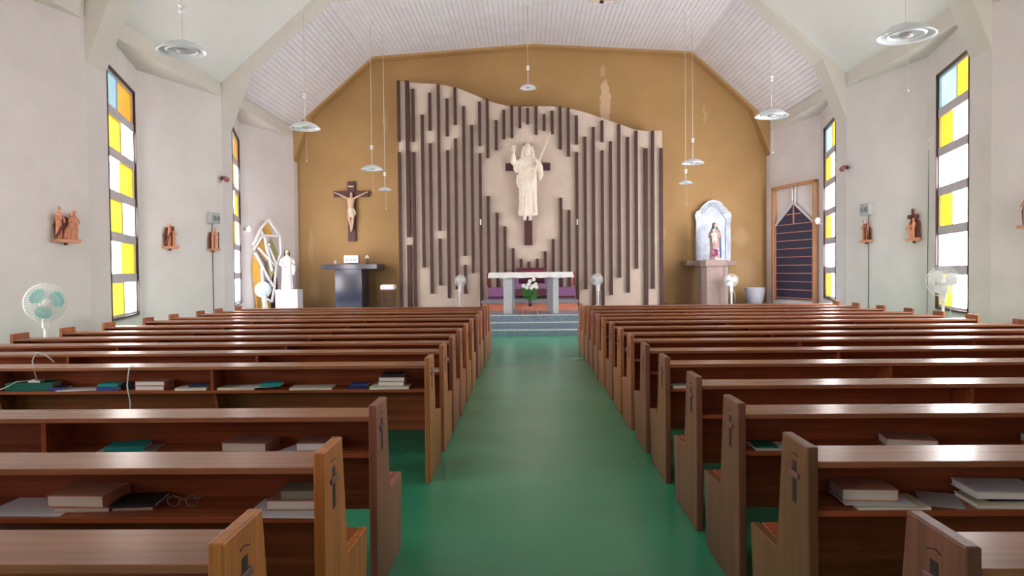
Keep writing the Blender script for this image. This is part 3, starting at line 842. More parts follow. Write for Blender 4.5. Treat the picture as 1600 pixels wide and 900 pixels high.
MB().box(-.16, -.15, .22, .16, -.13, .24).build('stretcher', M['frame_dark'], sl)
cu = MB().box(-.20, -.19, 0, .20, .19, .15).build('white_cushion', M['cloth'], None, bevel=.04, loc=(-3.98, 20.9, .92)); tag(cu, 'white cushion on the little stool left of the screen', 'cushion')

# ------------------------------------------------------------------ right side altar with the mother and child
ra = thing('shrine_shelf', 'thick stone shelf on the gold wall behind the pinkish pedestal', 'shelf', (0, 21.95, 1.52))
MB().box(4.62, -.62, 0, 6.05, 0, .14).build('slab', M['pink_granite'], ra, bevel=.006)
MB().box(5.62, -.4, -1.12, 5.86, -.02, 0).build('support', M['granite'], ra)
pd = thing('stone_pedestal', 'pinkish granite pedestal with chamfered corners under the mother and child', 'pedestal', (5.18, 20.75, .40))
def cham(hw, dd, c): return [(-hw + c, -dd), (hw - c, -dd), (hw, -dd + c), (hw, dd), (-hw, dd), (-hw, -dd + c)]
MB().prism(cham(.335, .36, .12), 0, 1.10, 'z').build('shaft', M['pink_granite'], pd)
MB().prism(cham(.385, .42, .13), 1.10, 1.27, 'z').build('cap', M['pink_granite'], pd, bevel=.01)
nc = thing('marble_niche', 'pale blue marble slab with scalloped top behind the mother and child', 'niche', (5.50, 21.93, 1.66))
P0 = [(-.50, 0), (.50, 0), (.51, .55), (.50, 1.10), (.54, 1.30), (.50, 1.44), (.43, 1.47), (.38, 1.56), (.30, 1.62), (.24, 1.72), (.12, 1.78), (0, 1.80), (-.14, 1.77), (-.26, 1.68), (-.34, 1.60), (-.40, 1.50), (-.50, 1.46), (-.54, 1.34), (-.50, 1.15), (-.51, .55)]
MB().prism(P0, -.10, 0, 'y').build('slab', M['marble'], nc, bevel=.012)
P1 = [(.72 * x, .06 + .84 * z) for x, z in P0]
rim = MB()
out = [Vector((x, -.105, z)) for x, z in P0]; inn = [Vector((x, -.105, z)) for x, z in P1]
k = len(out); vs = out + inn + [q + Vector((0, -.05, 0)) for q in out] + [q + Vector((0, -.035, 0)) for q in inn]
fs = []
for j in range(k):
    a, b = j, (j + 1) % k
    fs += [(a, b, k + b, k + a), (2 * k + a, 2 * k + b, 3 * k + b, 3 * k + a), (a, b, 2 * k + b, 2 * k + a), (k + a, k + b, 3 * k + b, 3 * k + a)]
rim.add(vs, fs); rim.build('raised_rim', M['marble'], nc)
for i in range(9):
    t = PI * (.12 + .76 * i / 8); MB().ball((.33 * math.cos(t), -.13, 1.32 + .34 * math.sin(t)), (.07, .05, .07), 10, 7).build('scallop', M['marble'], nc)

ms = thing('mother_and_child', 'painted statue of a mother in a teal mantle holding a child', 'statue', (5.33, 20.95, 1.67))
mb = MB(); mb.loft([(0, .13, .11, 0, 0), (.05, .15, .12, 0, 0), (.35, .13, .10, 0, 0), (.60, .12, .10, 0, 0), (.78, .14, .10, 0, 0), (.86, .09, .07, 0, 0), (.89, .04, .04, 0, 0)], 40, .06, 9, .7, lambda z: 1.1 - z)
mb.tube([(0, 0, .86), (0, -.01, .94)], [.035, .033], 8)
mb.tube([(.11, 0, .78), (.15, -.06, .66), (.04, -.13, .66)], [.05, .045, .03], 8); mb.tube([(-.11, 0, .78), (-.16, -.05, .66), (-.07, -.13, .62)], [.05, .045, .03], 8)
mb.build('robe', M['robe'], ms, remesh=.009)
mb = MB(); mb.ball((0, -.055, .985), (.052, .058, .072), 14, 10); face(mb, (0, -.06, .98), .054)
mb.build('head', M['skin'], ms, remesh=.006)
mb = MB()
mb.loft([(.06, .16, .11, .04, .07), (.35, .155, .11, .04, .07), (.62, .155, .105, .035, .07), (.80, .15, .09, .02, .05), (.90, .09, .07, .01, .04), (.98, .070, .06, 0, .02), (1.05, .058, .055, 0, .01), (1.07, .02, .02, 0, .01)], 40, .05, 8, 2.0)
mb.build('mantle', M['mantle'], ms, remesh=.009)
mb = MB(); mb.loft([(.54, .06, .05, -.05, -.14), (.66, .085, .06, -.05, -.14), (.76, .065, .05, -.06, -.14), (.80, .02, .02, -.07, -.14)], 20, .05, 7)
mb.ball((-.07, -.15, .84), (.036, .038, .046), 12, 8); face(mb, (-.07, -.152, .838), .036)
for q in (-1, 1):
    mb.tube([(-.07 + q * .05, -.15, .75), (-.07 + q * .09, -.18, .70), (-.07 + q * .08, -.21, .74)], [.02, .018, .014], 6)
    mb.tube([(-.07 + q * .03, -.16, .58), (-.07 + q * .035, -.20, .52), (-.07 + q * .03, -.19, .46)], [.028, .022, .015], 6)
mb.build('child', M['b_cream'], ms, remesh=.006)
MB().lathe([(.15, -.0), (.16, .02), (.15, .04)], 24).build('base', M['stone'], ms)
fb = thing('pink_bouquet', 'bunch of pink and violet flowers at the feet of the mother and child', 'flowers', (5.28, 20.66, 1.67))
random.seed(5)
MB().lathe([(.05, 0), (.055, .03), (.04, .10), (.05, .12)], 14).build('pot', M['white'], fb)
for i in range(26):
    a = random.uniform(0, 2 * PI); r = random.uniform(0, .10); z = .12 + random.uniform(0, .22)
    MB().ball((r * math.cos(a), r * math.sin(a) * .6, z), random.uniform(.02, .032), 8, 6).build('blossom', M[('pink', 'violet', 'petal', 'pink')[i % 4]], fb)
wv = thing('wire_ornament', 'small grey wire ornament left of the pink flowers on the pedestal', 'ornament', (5.00, 20.60, 1.67))
for j in range(3):
    MB().tube([(.05 * math.cos(t * PI / 6) + (j - 1) * .05, .0, .07 + .06 * math.sin(t * PI / 6)) for t in range(13)], .006, 5).build('ring', M['granite'], wv)
MB().box(-.08, -.02, 0, .08, .02, .012).build('base', M['granite'], wv)

pt = thing('planter', 'empty pale grey planter on the platform by the right corner', 'planter', (6.47, 21.0, .40))
MB().lathe([(.16, 0), (.20, .05), (.26, .25), (.285, .46), (.285, .49), (.255, .49), (.23, .25), (.15, .06)], 32).build('pot', M['pot'], pt)

# ------------------------------------------------------------------ left corner: bar sculpture and white robed statue
P_A = Vector((-7.40, 19.62, 0)); P_B = Vector((-6.93, 20.52, 0))
dv = (P_B - P_A); LL = dv.length; ang = math.atan2(dv.y, dv.x)
sc_ = thing('bar_sculpture', 'tall sculpture of white crossing bars and mustard glass in the left corner', 'sculpture', (P_A.x, P_A.y, .40), ang)
def SP(x, y):          # sculpture drawing to metres
    return ((x - 75) / 265 * LL, 2.92 - .40 - (y - 90) / 1000 * 3.05)
BARS = [((220, 95), (140, 190)), ((225, 95), (330, 250)), ((330, 240), (335, 400)), ((180, 240), (325, 240)), ((145, 190), (185, 265)), ((185, 265), (205, 400)),
        ((80, 370), (160, 240)), ((95, 400), (215, 640)), ((120, 350), (290, 530)), ((210, 330), (300, 520)), ((200, 345), (245, 560)), ((335, 400), (280, 530)),
        ((285, 530), (265, 700)), ((150, 520), (155, 690)), ((220, 640), (255, 700)), ((150, 790), (240, 840)), ((240, 840), (268, 700)), ((180, 815), (180, 905)), ((75, 330), (145, 195))]
for i, (a, b) in enumerate(BARS):
    a, b = SP(*a), SP(*b); d = Vector((b[0] - a[0], b[1] - a[1])); L = d.length; d.normalize(); nrm = Vector((-d.y, d.x)) * .025
    po = [(a[0] + nrm.x, a[1] + nrm.y), (b[0] + nrm.x, b[1] + nrm.y), (b[0] - nrm.x, b[1] - nrm.y), (a[0] - nrm.x, a[1] - nrm.y)]
    MB().prism(po, -.05 - .004 * (i % 4), .0, 'y').build('bar', M['white'], sc_)
for pl, m_ in (([(225, 110), (185, 180), (215, 235), (268, 235)], 'mustard'), ([(185, 270), (112, 345), (205, 470), (205, 340)], 'mustard'), ([(90, 405), (155, 525), (150, 905), (112, 905), (78, 560)], 'mustard'),
               ([(112, 780), (240, 838), (240, 905), (112, 905)], 'mustard'), ([(250, 250), (318, 400), (302, 490), (225, 340)], 'olive'), ([(225, 420), (285, 530), (250, 640), (222, 560)], 'olive')):
    MB().prism([SP(*q) for q in pl], .022, .036, 'y').build('glass_panel', M[m_], sc_)
mb = MB(); mb.prism([(.55, 0), (.95, 0), (.90, .9), (.70, 1.1)], .04, .06, 'y'); mb.build('back_plate', M['frame_dark'], sc_)
MB().ball((SP(210, 320)[0], -.08, SP(210, 320)[1]), .045, 10, 8).build('boss', M['silver'], sc_)
wp = thing('white_plinth', 'square white plinth under the dark haired robed statue', 'plinth', (-6.66, 20.35, .40))
MB().box(-.31, -.25, 0, .31, .25, .57).build('block', M['white'], wp, bevel=.008)
MB().box(-.33, -.27, 0, .33, .27, .05).build('foot', M['white'], wp, bevel=.005)
ws = thing('white_robed_statue', 'white robed statue with dark hair standing on the white plinth', 'statue', (-6.70, 20.35, .97), .5)
mb = MB(); mb.loft([(0, .16, .13, 0, 0), (.05, .17, .14, 0, 0), (.35, .15, .12, 0, 0), (.62, .145, .115, 0, 0), (.82, .165, .11, 0, 0), (.90, .11, .08, 0, 0), (.935, .045, .045, 0, 0)], 44, .06, 9, .2, lambda z: 1.15 - z)
mb.tube([(0, 0, .92), (0, -.01, .99)], [.038, .036], 8)
mb.tube([(.13, 0, .84), (.19, -.05, .68), (.12, -.15, .70)], [.055, .05, .035], 8); mb.tube([(-.13, 0, .84), (-.19, -.06, .70), (-.10, -.16, .62)], [.055, .05, .035], 8)
mb.tube([(.17, -.06, .68), (.17, -.07, .50), (.15, -.06, .40)], [.05, .045, .02], 8)
mb.build('robe', M['white'], ws, remesh=.009)
mb = MB(); mb.ball((0, -.02, 1.04), (.053, .062, .076), 14, 10); face(mb, (0, -.024, 1.035), .055); mb.build('head', M['skin'], ws, remesh=.006)
mb = MB(); mb.ball((0, .012, 1.062), (.062, .062, .068), 12, 8)
for q in (-1, 1): mb.tube([(q * .045, .0, 1.07), (q * .060, .01, .99), (q * .058, .01, .92)], [.026, .026, .012], 8)
mb.tube([(0, -.075, 1.0), (0, -.08, .975)], [.026, .012], 8)
mb.build('hair', M['hair'], ws, remesh=.006)
for q, c_, d_ in ((1, (.12, -.15, .70), (-.4, -.6, .6)), (-1, (-.10, -.16, .62), (.4, -.8, .1))):
    mb = MB(); hand(mb, c_, d_, (0, -1, .2), .09, .4, .3); mb.build('hand', M['skin'], ws)

# ------------------------------------------------------------------ framed shutter on the right
D0 = Vector((7.66, 19.30, 0)); D1 = Vector((7.11, 21.6, 0)); du = (D1 - D0).normalized()
dpt = D0 + du * .10
dr_ = thing('door_2', None, None, (dpt.x - .005, dpt.y, .40), math.atan2(du.y, du.x)); dr_['kind'] = 'structure'; dr_['label'] = 'tall wooden frame with a dark blue house shaped slatted shutter on the right'
W_, H_ = 2.02, 3.35
# local +y points into the room
for x0, x1, z0, z1 in ((0, .09, 0, H_), (W_ - .09, W_, 0, H_), (0, W_, H_ - .09, H_)):
    MB().box(x0, 0, z0, x1, .12, z1).build('frame', M['frame_wood'], dr_, bevel=.004)
MB().box(.09, 0, .0, W_ - .09, .12, .12).build('threshold', M['white'], dr_)
xa, xb = .12, W_ - .12; xm = (xa + xb) / 2; zs, za_ = 2.24, 2.82
MB().prism([(xa, .16), (xb, .16), (xb, zs), (xm, za_), (xa, zs)], .02, .045, 'y').build('panel', M['navy'], dr_)
for k in range(10):
    z = .20 + (zs - .20) * k / 9
    MB().box(xa, .045, z - .011, xb, .065, z + .011).build('slat', M['slat_wood'], dr_)
MB().box(xm - .33, .045, 2.50, xm + .33, .07, 2.53).build('slat', M['slat_wood'], dr_)
MB().box(xm - .012, .045, zs, xm + .018, .075, za_ - .03).build('mullion', M['slat_wood'], dr_)
for q, x in ((-1, xa), (1, xb)):
    d = Vector((xm - x, za_ - zs)).normalized(); nn = Vector((-d.y, d.x)) * .02
    MB().prism([(x + nn.x, zs + nn.y), (xm + nn.x, za_ + nn.y), (xm - nn.x, za_ - nn.y), (x - nn.x, zs - nn.y)], .03, .085, 'y').build('gable_rail', M['white'], dr_)
    MB().box(x - .02, .03, .16, x + .02, .08, zs).build('side_rail', M['slat_wood'], dr_)
    MB().tube([(xm + q * .06, .05, za_ - .02), (xm + q * .07, .05, za_ + .45)], .028, 6).build('hanging_cord', M['cable_white'], dr_)
#@@SMALL
# ------------------------------------------------------------------ pendant lamps
def pendant(px, y, z, R_, label, cordz, adp, pull, group):
    x = (px - 826.5) * y / 1145.5 + .04
    t = thing('pendant_lamp', label, 'pendant lamp', (x, y, z), 0, group)
    k = R_ / .285
    MB().lathe([(.03 * k, .125 * k), (.09 * k, .118 * k), (.16 * k, .095 * k), (.22 * k, .058 * k), (.26 * k, .020 * k), (R_, 0), (R_ - .006, -.006), (.25 * k, .012 * k), (.19 * k, .060 * k), (.09 * k, .100 * k), (.028 * k, .108 * k)], 40).build('shade', M['shade_m'], t)
    MB().lathe([(.155 * k, 0), (.175 * k, .012 * k), (.195 * k, 0), (.175 * k, -.014 * k)], 32, (0, 0, .02 * k), closed=True).build('ring_tube', M['white_plastic'], t)
    MB().lathe([(.06 * k, .03 * k), (.065 * k, .0), (.03 * k, -.012)], 20).build('inner_plate', M['grey'], t)
    MB().tube([(0, 0, .07 * k), (0, 0, adp)], .008, 6).build('stem', M['cable_white'], t)
    MB().lathe([(.014, -.05), (.030, -.045), (.034, -.005), (.022, .0), (.022, .02), (.045, .035), (.045, .045), (.012, .05)], 16, (0, 0, adp)).build('ceiling_adapter', M['white_plastic'], t)
    MB().tube([(0, 0, adp + .04), (0, 0, cordz - z)], .0055, 5).build('cord', M['cord'], t)
    MB().lathe([(.012, 0), (.05, -.01), (.05, -.035), (.012, -.04)], 16, (0, 0, cordz - z)).build('canopy', M['white_plastic'], t)
    if pull:
        MB().tube([(.02, 0, 0), (.02, 0, -pull)], .003, 4).build('pull_cord', M['cord'], t)
        MB().ball((.02, 0, -pull), (.013, .013, .020), 8, 6).build('pull_knob', M['cord'], t)
def cz(x):
    if x < SHL: return EAVE + (x - XL) * .865
    if x < APX: return SHZ + (x - SHL) / (APX - SHL) * (APZ - SHZ)
    if x < SHR: return APZ - (x - APX) / (SHR - APX) * (APZ - SHZ)
    return SHZ - (x - SHR) * (SHZ - EAVE) / (XR - SHR)
for (px, y, v, R_, lab, ad, pl) in (
        (285, 8.6, 84, .285, 'large glass pendant lamp nearest the viewer on the left', .50, 0),
        (478, 13.6, 204, .285, 'middle one of the three large pendant lamps on the left', .60, .60),
        (583, 18.8, 268, .285, 'left pendant lamp hanging between the crucifix and the screen, the wider one', .56, .55),
        (603, 19.5, 300, .175, 'small pendant lamp right of and below the wider one near the crucifix', .42, .50),
        (828, 18.4, 143, .21, 'small pendant lamp hanging in the middle above the altar screen', .50, 0),
        (1082, 18.8, 260, .285, 'right pendant lamp before the gold wall, the wider one', .58, 0),
        (1071, 18.4, 291, .18, 'small pendant lamp below and left of the wider right one', .30, .52),
        (1202, 13.6, 188, .30, 'middle one of the three large pendant lamps on the right', .68, .66),
        (1405, 8.3, 67, .31, 'large glass pendant lamp nearest the viewer on the right', .80, .60)):
    z = 1.4427 - (v - (425.2 - .0099 * (px - 828))) * y / 1145.5
    x = (px - 826.5) * y / 1145.5 + .04
    pendant(px, y, z, R_, lab, cz(x) - .02, ad, pl, 'pendant lamps hanging from the ceiling')

cb = thing('ceiling_fixture', 'small beige fixture with a bracket on the boarded ceiling', 'ceiling fixture', (1.78, 17.6, cz(1.78) - .03), 0)
MB().box(-.26, -.10, -.14, .02, .10, 0).build('housing', M['b_cream'], cb, bevel=.01)
MB().box(.02, -.02, -.12, .40, .02, -.09).build('arm', M['b_brown'], cb)
MB().box(.36, -.03, -.20, .40, .03, -.09).build('end_piece', M['b_cream'], cb)
MB().box(.0, -.03, -.19, .09, .03, -.14).build('socket', M['black'], cb)

# ------------------------------------------------------------------ fans
def fan(px, v, y, R_, rz, floor, label, blade, spokes=36, tilt=0.0):
    z = 1.4427 - (v - (425.2 - .0099 * (px - 828))) * y / 1145.5
    x = (px - 826.5) * y / 1145.5 + .04
    t = thing('pedestal_fan', label, 'fan', (x, y, floor), rz, 'pedestal fans around the church')
    h_ = z - floor
    MB().lathe([(.17, 0), (.17, .02), (.12, .035), (.03, .06)], 24).build('base', M['white_plastic'], t)
    MB().tube([(0, .06, .04), (0, .06, h_ - .12)], [.024, .020], 10).build('pole', M['white_plastic'], t)
    MB().box(-.035, .02, h_ - .32, .035, .10, h_ - .08).build('control_box', M['white_plastic'], t, bevel=.01)
    Rm = Matrix.Translation((0, 0, h_)) @ Matrix.Rotation(tilt, 4, 'X')
    mb = MB().tube([(0, .18, 0), (0, .16, 0), (0, .04, 0)], [.035, .062, .055], 16); mb.xf(Rm); mb.build('motor_housing', M['white_plastic'], t)
    for j in range(3):
        mb = MB(); n_ = 7; vs = []
        for i in range(n_):
            r = R_ * (.18 + .66 * i / (n_ - 1)); wdt = 1.0 * math.sin(PI * (.22 + .62 * i / (n_ - 1)))
            for s_ in (-1, 0, 1):
                a = 2 * PI * j / 3 + wdt * s_ * .8 + .3
                vs.append((r * math.cos(a), s_ * .018, r * math.sin(a)))
        fs = []
        for i in range(n_ - 1):
            for s_ in (0, 1): fs.append((i * 3 + s_, i * 3 + s_ + 1, i * 3 + s_ + 4, i * 3 + s_ + 3))
        mb.add(vs, fs, True); mb.xf(Rm); mb.build('blade', M[blade], t)
    mb = MB()
    for yy, k in ((-.045, .30), (-.052, .55), (-.042, .82), (-.012, .99), (.012, .99), (.05, .7), (.055, .35)):
        rr = R_ * k
        mb.tube([(rr * math.cos(a * PI / 12), yy, rr * math.sin(a * PI / 12)) for a in range(25)], .0045 if .9 < k else .002, 4, cap=False)
    for i in range(spokes):
        a = 2 * PI * i / spokes; c, s_ = math.cos(a), math.sin(a)
        mb.tube([(R_ * .18 * c, -.045, R_ * .18 * s_), (R_ * .55 * c, -.052, R_ * .55 * s_), (R_ * .85 * c, -.04, R_ * .85 * s_), (R_ * c, 0, R_ * s_), (R_ * .8 * c, .045, R_ * .8 * s_), (R_ * .25 * c, .055, R_ * .25 * s_)], .003, 3, cap=False)
    mb.xf(Rm); mb.build('cage', M['white_plastic'], t)
    mb = MB().tube([(0, -.045, 0), (0, -.060, 0), (0, -.064, 0)], [R_ * .2, R_ * .19, R_ * .12], 20); mb.xf(Rm); mb.build('hub_cap', M['white_plastic'], t)
    MB().tube([(.03, .08, h_ - .2), (.10, .05, h_ - .42), (.09, .03, h_ - .9 if h_ > .95 else .05)], .0035, 5).build('pull_cord', M['cable_white'], t)
fan(58, 477, 9.0, .24, .75, 0, 'large fan with teal blades by the left wall', 'teal_plastic', 48)
fan(408, 456, 18.7, .20, .2, .40, 'fan in front of the bar sculpture in the left corner', 'teal_plastic')
fan(720, 442, 20.6, .17, .55, .40, 'small white fan on a thin pole left of the altar', 'white_plastic', 28)
fan(933, 440, 20.4, .17, -.5, .40, 'small white fan on a thin pole right of the altar', 'white_plastic', 28)
fan(1141, 441, 20.0, .175, -.3, .40, 'white fan partly hidden behind the stone pedestal', 'white_plastic', 28)
fan(1464, 443, 11.3, .23, -.55, 0, 'large white fan in front of the bright window on the right', 'white_plastic', 48)

# ------------------------------------------------------------------ carvings on the side walls
def carving(a, b, s_, v, W, H, label, kind, sgn):
    """relief of carved figures; a, b wall plan points, s_ position along, v picture height"""
    A, B = Vector((*a, 0)), Vector((*b, 0)); p = A + (B - A) * s_; d = (B - A).normalized(); p += Vector((-sgn * .03, 0, 0))
    rz = math.atan2(d.y, d.x) + (0 if sgn < 0 else PI)
    # local: x along wall, -y into the room
    t = thing('carved_relief', label, 'wall carving', (p.x, p.y, v), rz, 'carved wooden reliefs on the side walls')
    rr = random.Random(kind * 13 + 5)
    mb = MB()
    mb.prism([(-W * .52, -H * .38), (W * .52, -H * .36), (W * .44, -H * .46), (-W * .42, -H * .46)], -.10, 0, 'y')
    MB().prism([(-W * .36, -H * .4), (W * .40, -H * .4), (W * .36, H * .10), (W * .10, H * .22), (-W * .24, H * .30), (-W * .42, H * .0)], -.022, 0, 'y').build('backing', M['carving_dark'], t)
    figs = {0: [(-.30, .50, .0), (-.04, .16, .5), (.12, .34, .1), (.32, .42, -.1)], 1: [(-.14, .46, .1), (.20, .34, -.1)], 2: [(-.16, .40, 0), (.14, .48, -.05)],
            3: [(-.18, .44, 0), (.18, .48, 0)], 4: [(.0, .22, .2), (-.2, .10, -.2)], 5: [(-.12, .48, 0), (.2, .36, 0)]}[kind]
    for fx, top, lean in figs:
        h2 = (top + .38) * H; b0 = -H * .38
        x0 = fx * W; x1 = x0 + lean * W * .4
        for q in (-1, 1):
            mb.tube([(x0 + q * W * .06, -.05, b0), (x0 + q * W * .05, -.06, b0 + h2 * .4), (x1, -.06, b0 + h2 * .6)], [W * .055, W * .062, W * .062], 8)
        mb.tube([(x0, -.05, b0 + h2 * .45), (x1, -.06, b0 + h2 * .78), (x1, -.055, b0 + h2 * .86)], [W * .085, W * .095, W * .04], 10)
        mb.ball((x1, -.07, b0 + h2 * .94), (W * .058, W * .07, H * .052), 10, 8)
        mb.tube([(x1 - W * .11, -.06, b0 + h2 * .74), (x1 - W * .15, -.10, b0 + h2 * .58), (x1 + W * rr.uniform(-.1, .1), -.12, b0 + h2 * .62)], [W * .032, W * .03, W * .022], 7)
        mb.tube([(x1 + W * .11, -.06, b0 + h2 * .74), (x1 + W * .16, -.09, b0 + h2 * .60), (x1 + W * rr.uniform(-.05, .15), -.11, b0 + h2 * .5)], [W * .032, W * .03, W * .022], 7)
    mb.build('figures', M['carving'], t, remesh=.0045)
    mb = MB()
    if kind == 0: mb.tube([(-W * .50, -.09, -H * .34), (-W * .10, -.10, H * .10)], .020, 6)
    elif kind == 1: mb.tube([(-W * .48, -.08, -H * .30), (W * .02, -.11, H * .30)], .017, 6); mb.tube([(-W * .2, -.1, H * .33), (W * .1, -.1, H * .2)], .015, 6)
    elif kind == 4: mb.box(-W * .16, -.05, -H * .2, -W * .02, -.02, H * .52); mb.box(-W * .46, -.05, H * .22, W * .34, -.02, H * .34)
    else: mb.tube([(W * .36, -.08, -H * .36), (W * .30, -.10, H * .30)], .014, 6)
    mb.build('cross_beam', M['carving_dark'], t)
    MB().box(-.018, -.05, -H * .53, .018, -.01, -H * .46).build('number_peg', M['carving_dark'], t)
def legret(f, sgn):     # return leg of a bay that starts at frame f
    X, V = (XL, VXL) if sgn < 0 else (XR, VXR)
    return (V, f + 2.85), (X, f + 5.1)
def seton(f, sgn, px):
    (ax, ay), (bx, by) = legret(f, sgn)
    k = (px - 826.5) / 1145.5
    s_ = (ax - .04 - k * ay) / (k * (by - ay) - (bx - ax)); y = ay + (by - ay) * s_
    return s_, y
def zat(px, v, y): return 1.4427 - (v - (425.2 - .0099 * (px - 828))) * y / 1145.5
for px, v, f, sg, W, H, kd, lab in (
        (88, 355, 6.3, -1, .44, .56, 0, 'largest carved wooden relief, on the left wall above the teal fan'),
        (257, 371, 11.4, -1, .36, .58, 1, 'carved wooden relief right of the tall left window'),
        (326, 377, 11.4, -1, .30, .54, 2, 'carved wooden relief under the grey speaker on the left wall'),
        (1352, 365, 11.4, 1, .30, .52, 3, 'carved wooden relief under the grey speaker on the right wall'),
        (1425, 357, 11.4, 1, .34, .64, 4, 'carved wooden relief with an upright cross on the right wall'),
        (1602, 334, 6.3, 1, .36, .54, 5, 'carved wooden relief cut off by the right edge of the photo')):
    s_, y = seton(f, sg, px); a, b = legret(f, sg)
    carving(a, b, s_, zat(px, v, y), W, H, lab, kd, sg)

def onwall(name, label, cat, f, sg, px, v, off=0.0, group=None):
    s_, y = seton(f, sg, px); a, b = legret(f, sg)
    A, B = Vector((*a, 0)), Vector((*b, 0)); p = A + (B - A) * s_; d = (B - A).normalized()
    return thing(name, label, cat, (p.x, p.y, zat(px, v, y)), math.atan2(d.y, d.x) + (0 if sg < 0 else PI), group)
for px, v, sg, lab in ((328, 344, -1, 'grey wall speaker on the left wall above a carving'), (1352, 332, 1, 'grey wall speaker on the right wall above a carving')):
    t = onwall('wall_speaker', lab, 'speaker', 11.4, sg, px, v, group='grey speakers on the side walls')
    MB().box(-.14, -.12, -.12, .14, 0, .12).build('cabinet', M['grey'], t, bevel=.008)
    MB().tube([(-.05, -.121, 0), (-.05, -.128, 0)], .055, 16).build('grille', M['grille'], t)
    MB().tube([(.07, -.121, 0), (.07, -.128, 0)], .055, 16).build('grille', M['grille'], t)
    o = onwall('speaker_cable', 'thin black cable running down the %s wall from the speaker' % ('left' if sg < 0 else 'right'), 'cable', 11.4, sg, px, v)
    h_ = o.location.z - .02
    MB().tube([(.0, -.012, -.12), (.004, -.010, -h_ * .5), (0, -.012, -h_)], .007, 5).build('wire', M['cable'], o)
for px, v, sg, y, lab in ((352, 281, -1, 16.42, 'small reddish spotlight on the left wall beside the far window'), (1321, 267, 1, 16.42, 'small reddish spotlight on the right wall beside the far window')):
    X = XL if sg < 0 else XR
    t = thing('spotlight', lab, 'spotlight', (X, y, zat(px, v, y)), 0, 'small spotlights on the side walls')
    MB().tube([(0, 0, 0), (-sg * .03, 0, 0)], .045, 12).build('mount', M['carving_dark'], t)
    MB().tube([(-sg * .03, 0, 0), (-sg * .09, .02, -.01)], .015, 8).build('arm', M['black'], t)
    MB().tube([(-sg * .06, .03, .03), (-sg * .11, -.02, -.01), (-sg * .17, -.09, -.05)], [.035, .052, .06], 14).build('lamp_head', M['red_metal'], t)
t = thing('wall_box', 'small white box on the right wall beside the bright window', 'switch box', (VXR - .02, 14.05, zat(1463, 231, 14.05)), 0)
MB().box(-.05, -.07, -.08, 0, .07, .08).build('cover', M['white_plastic'], t, bevel=.006)
MB().box(-.055, -.04, -.04, -.05, .04, .04).build('label_plate', M['b_cream'], t)
o = thing('window_cable', 'thin black cable hanging down beside the bright right window', 'cable', (VXR - .035, 14.1, zat(1463, 240, 14.1)), 0)
hh = o.location.z - .05
MB().tube([(0, 0, 0), (-.01, .0, -hh * .35), (-.03, -.02, -hh * .7), (-.02, .03, -hh)], .006, 5).build('wire', M['cable'], o)
for px, v, f, sg, lab in ((396, 365, 16.5, -1, 'small white wall lamp above the bar sculpture'), (1284, 354, 16.5, 1, 'small white wall lamp between the wooden frame and the far window')):
    X, V = (XL, VXL) if sg < 0 else (XR, VXR)
    y = 19.45 if sg < 0 else 18.95
    x = (V + .02) if sg < 0 else (V - .075)
    t = thing('wall_lamp', lab, 'wall lamp', (x, y, zat(px, v, y)), 0, 'white wall lamps at the far side walls')
    MB().tube([(0, 0, 0), (-sg * .05, 0, 0)], .04, 12).build('mount', M['white_plastic'], t)
    MB().tube([(-sg * .04, 0, 0), (-sg * .08, 0, .02), (-sg * .12, 0, .04)], .018, 8).build('arm', M['white_plastic'], t)
    MB().ball((-sg * .14, 0, .08), (.075, .075, .09), 14, 10).build('globe', M['white'], t)

# ------------------------------------------------------------------ books, papers and small things on the shelves
def shelf_xy(side, row, px, dy):
    y = (YL if side < 0 else YR)[row] + dy + .015
    return (px - 826.5) * y / 1145.5 + .03, y
SZ = .6355
def book(side, row, px, dy, w_, d_, h_, cover, pages, z, label, rz=0.0, cat='book', group=None):
    x, y = shelf_xy(side, row, px, dy)
    t = thing('book', label, cat, (x, y, SZ + z), rz, group)
    c = .0028 if h_ > .012 else .0012
    mb = MB()
    mb.box(-w_ / 2, -d_ / 2, 0, w_ / 2, d_ / 2, c); mb.box(-w_ / 2, -d_ / 2, h_ - c, w_ / 2, d_ / 2, h_); 
    if cover in ('b_teal', 'b_green', 'b_blue', 'b_navy', 'b_black'): mb.box(-w_ / 2, -d_ / 2, c, w_ / 2, -d_ / 2 + c, h_ - c)
    else: mb.box(w_ / 2 - c, -d_ / 2, c, w_ / 2, d_ / 2, h_ - c)
    mb.build('cover', M[cover], t, bevel=.0008)
    MB().box(-w_ / 2 + .004, -d_ / 2 + .004, c, w_ / 2 - c, d_ / 2 - .004, h_ - c).build('pages', M[pages], t)
    return t
def sheet(side, row, px, dy, w_, d_, m_, z, label, rz=0.0, name='paper_sheet', cat='paper'):
    x, y = shelf_xy(side, row, px, dy)
    o = MB().box(-w_ / 2, -d_ / 2, 0, w_ / 2, d_ / 2, .0016).build(name, M[m_], None, loc=(x, y, SZ + z)); o.rotation_euler = (0, 0, rz)
    return tag(o, label, cat)
L, Rr = -1, 1
g1 = 'books on the pew shelves'
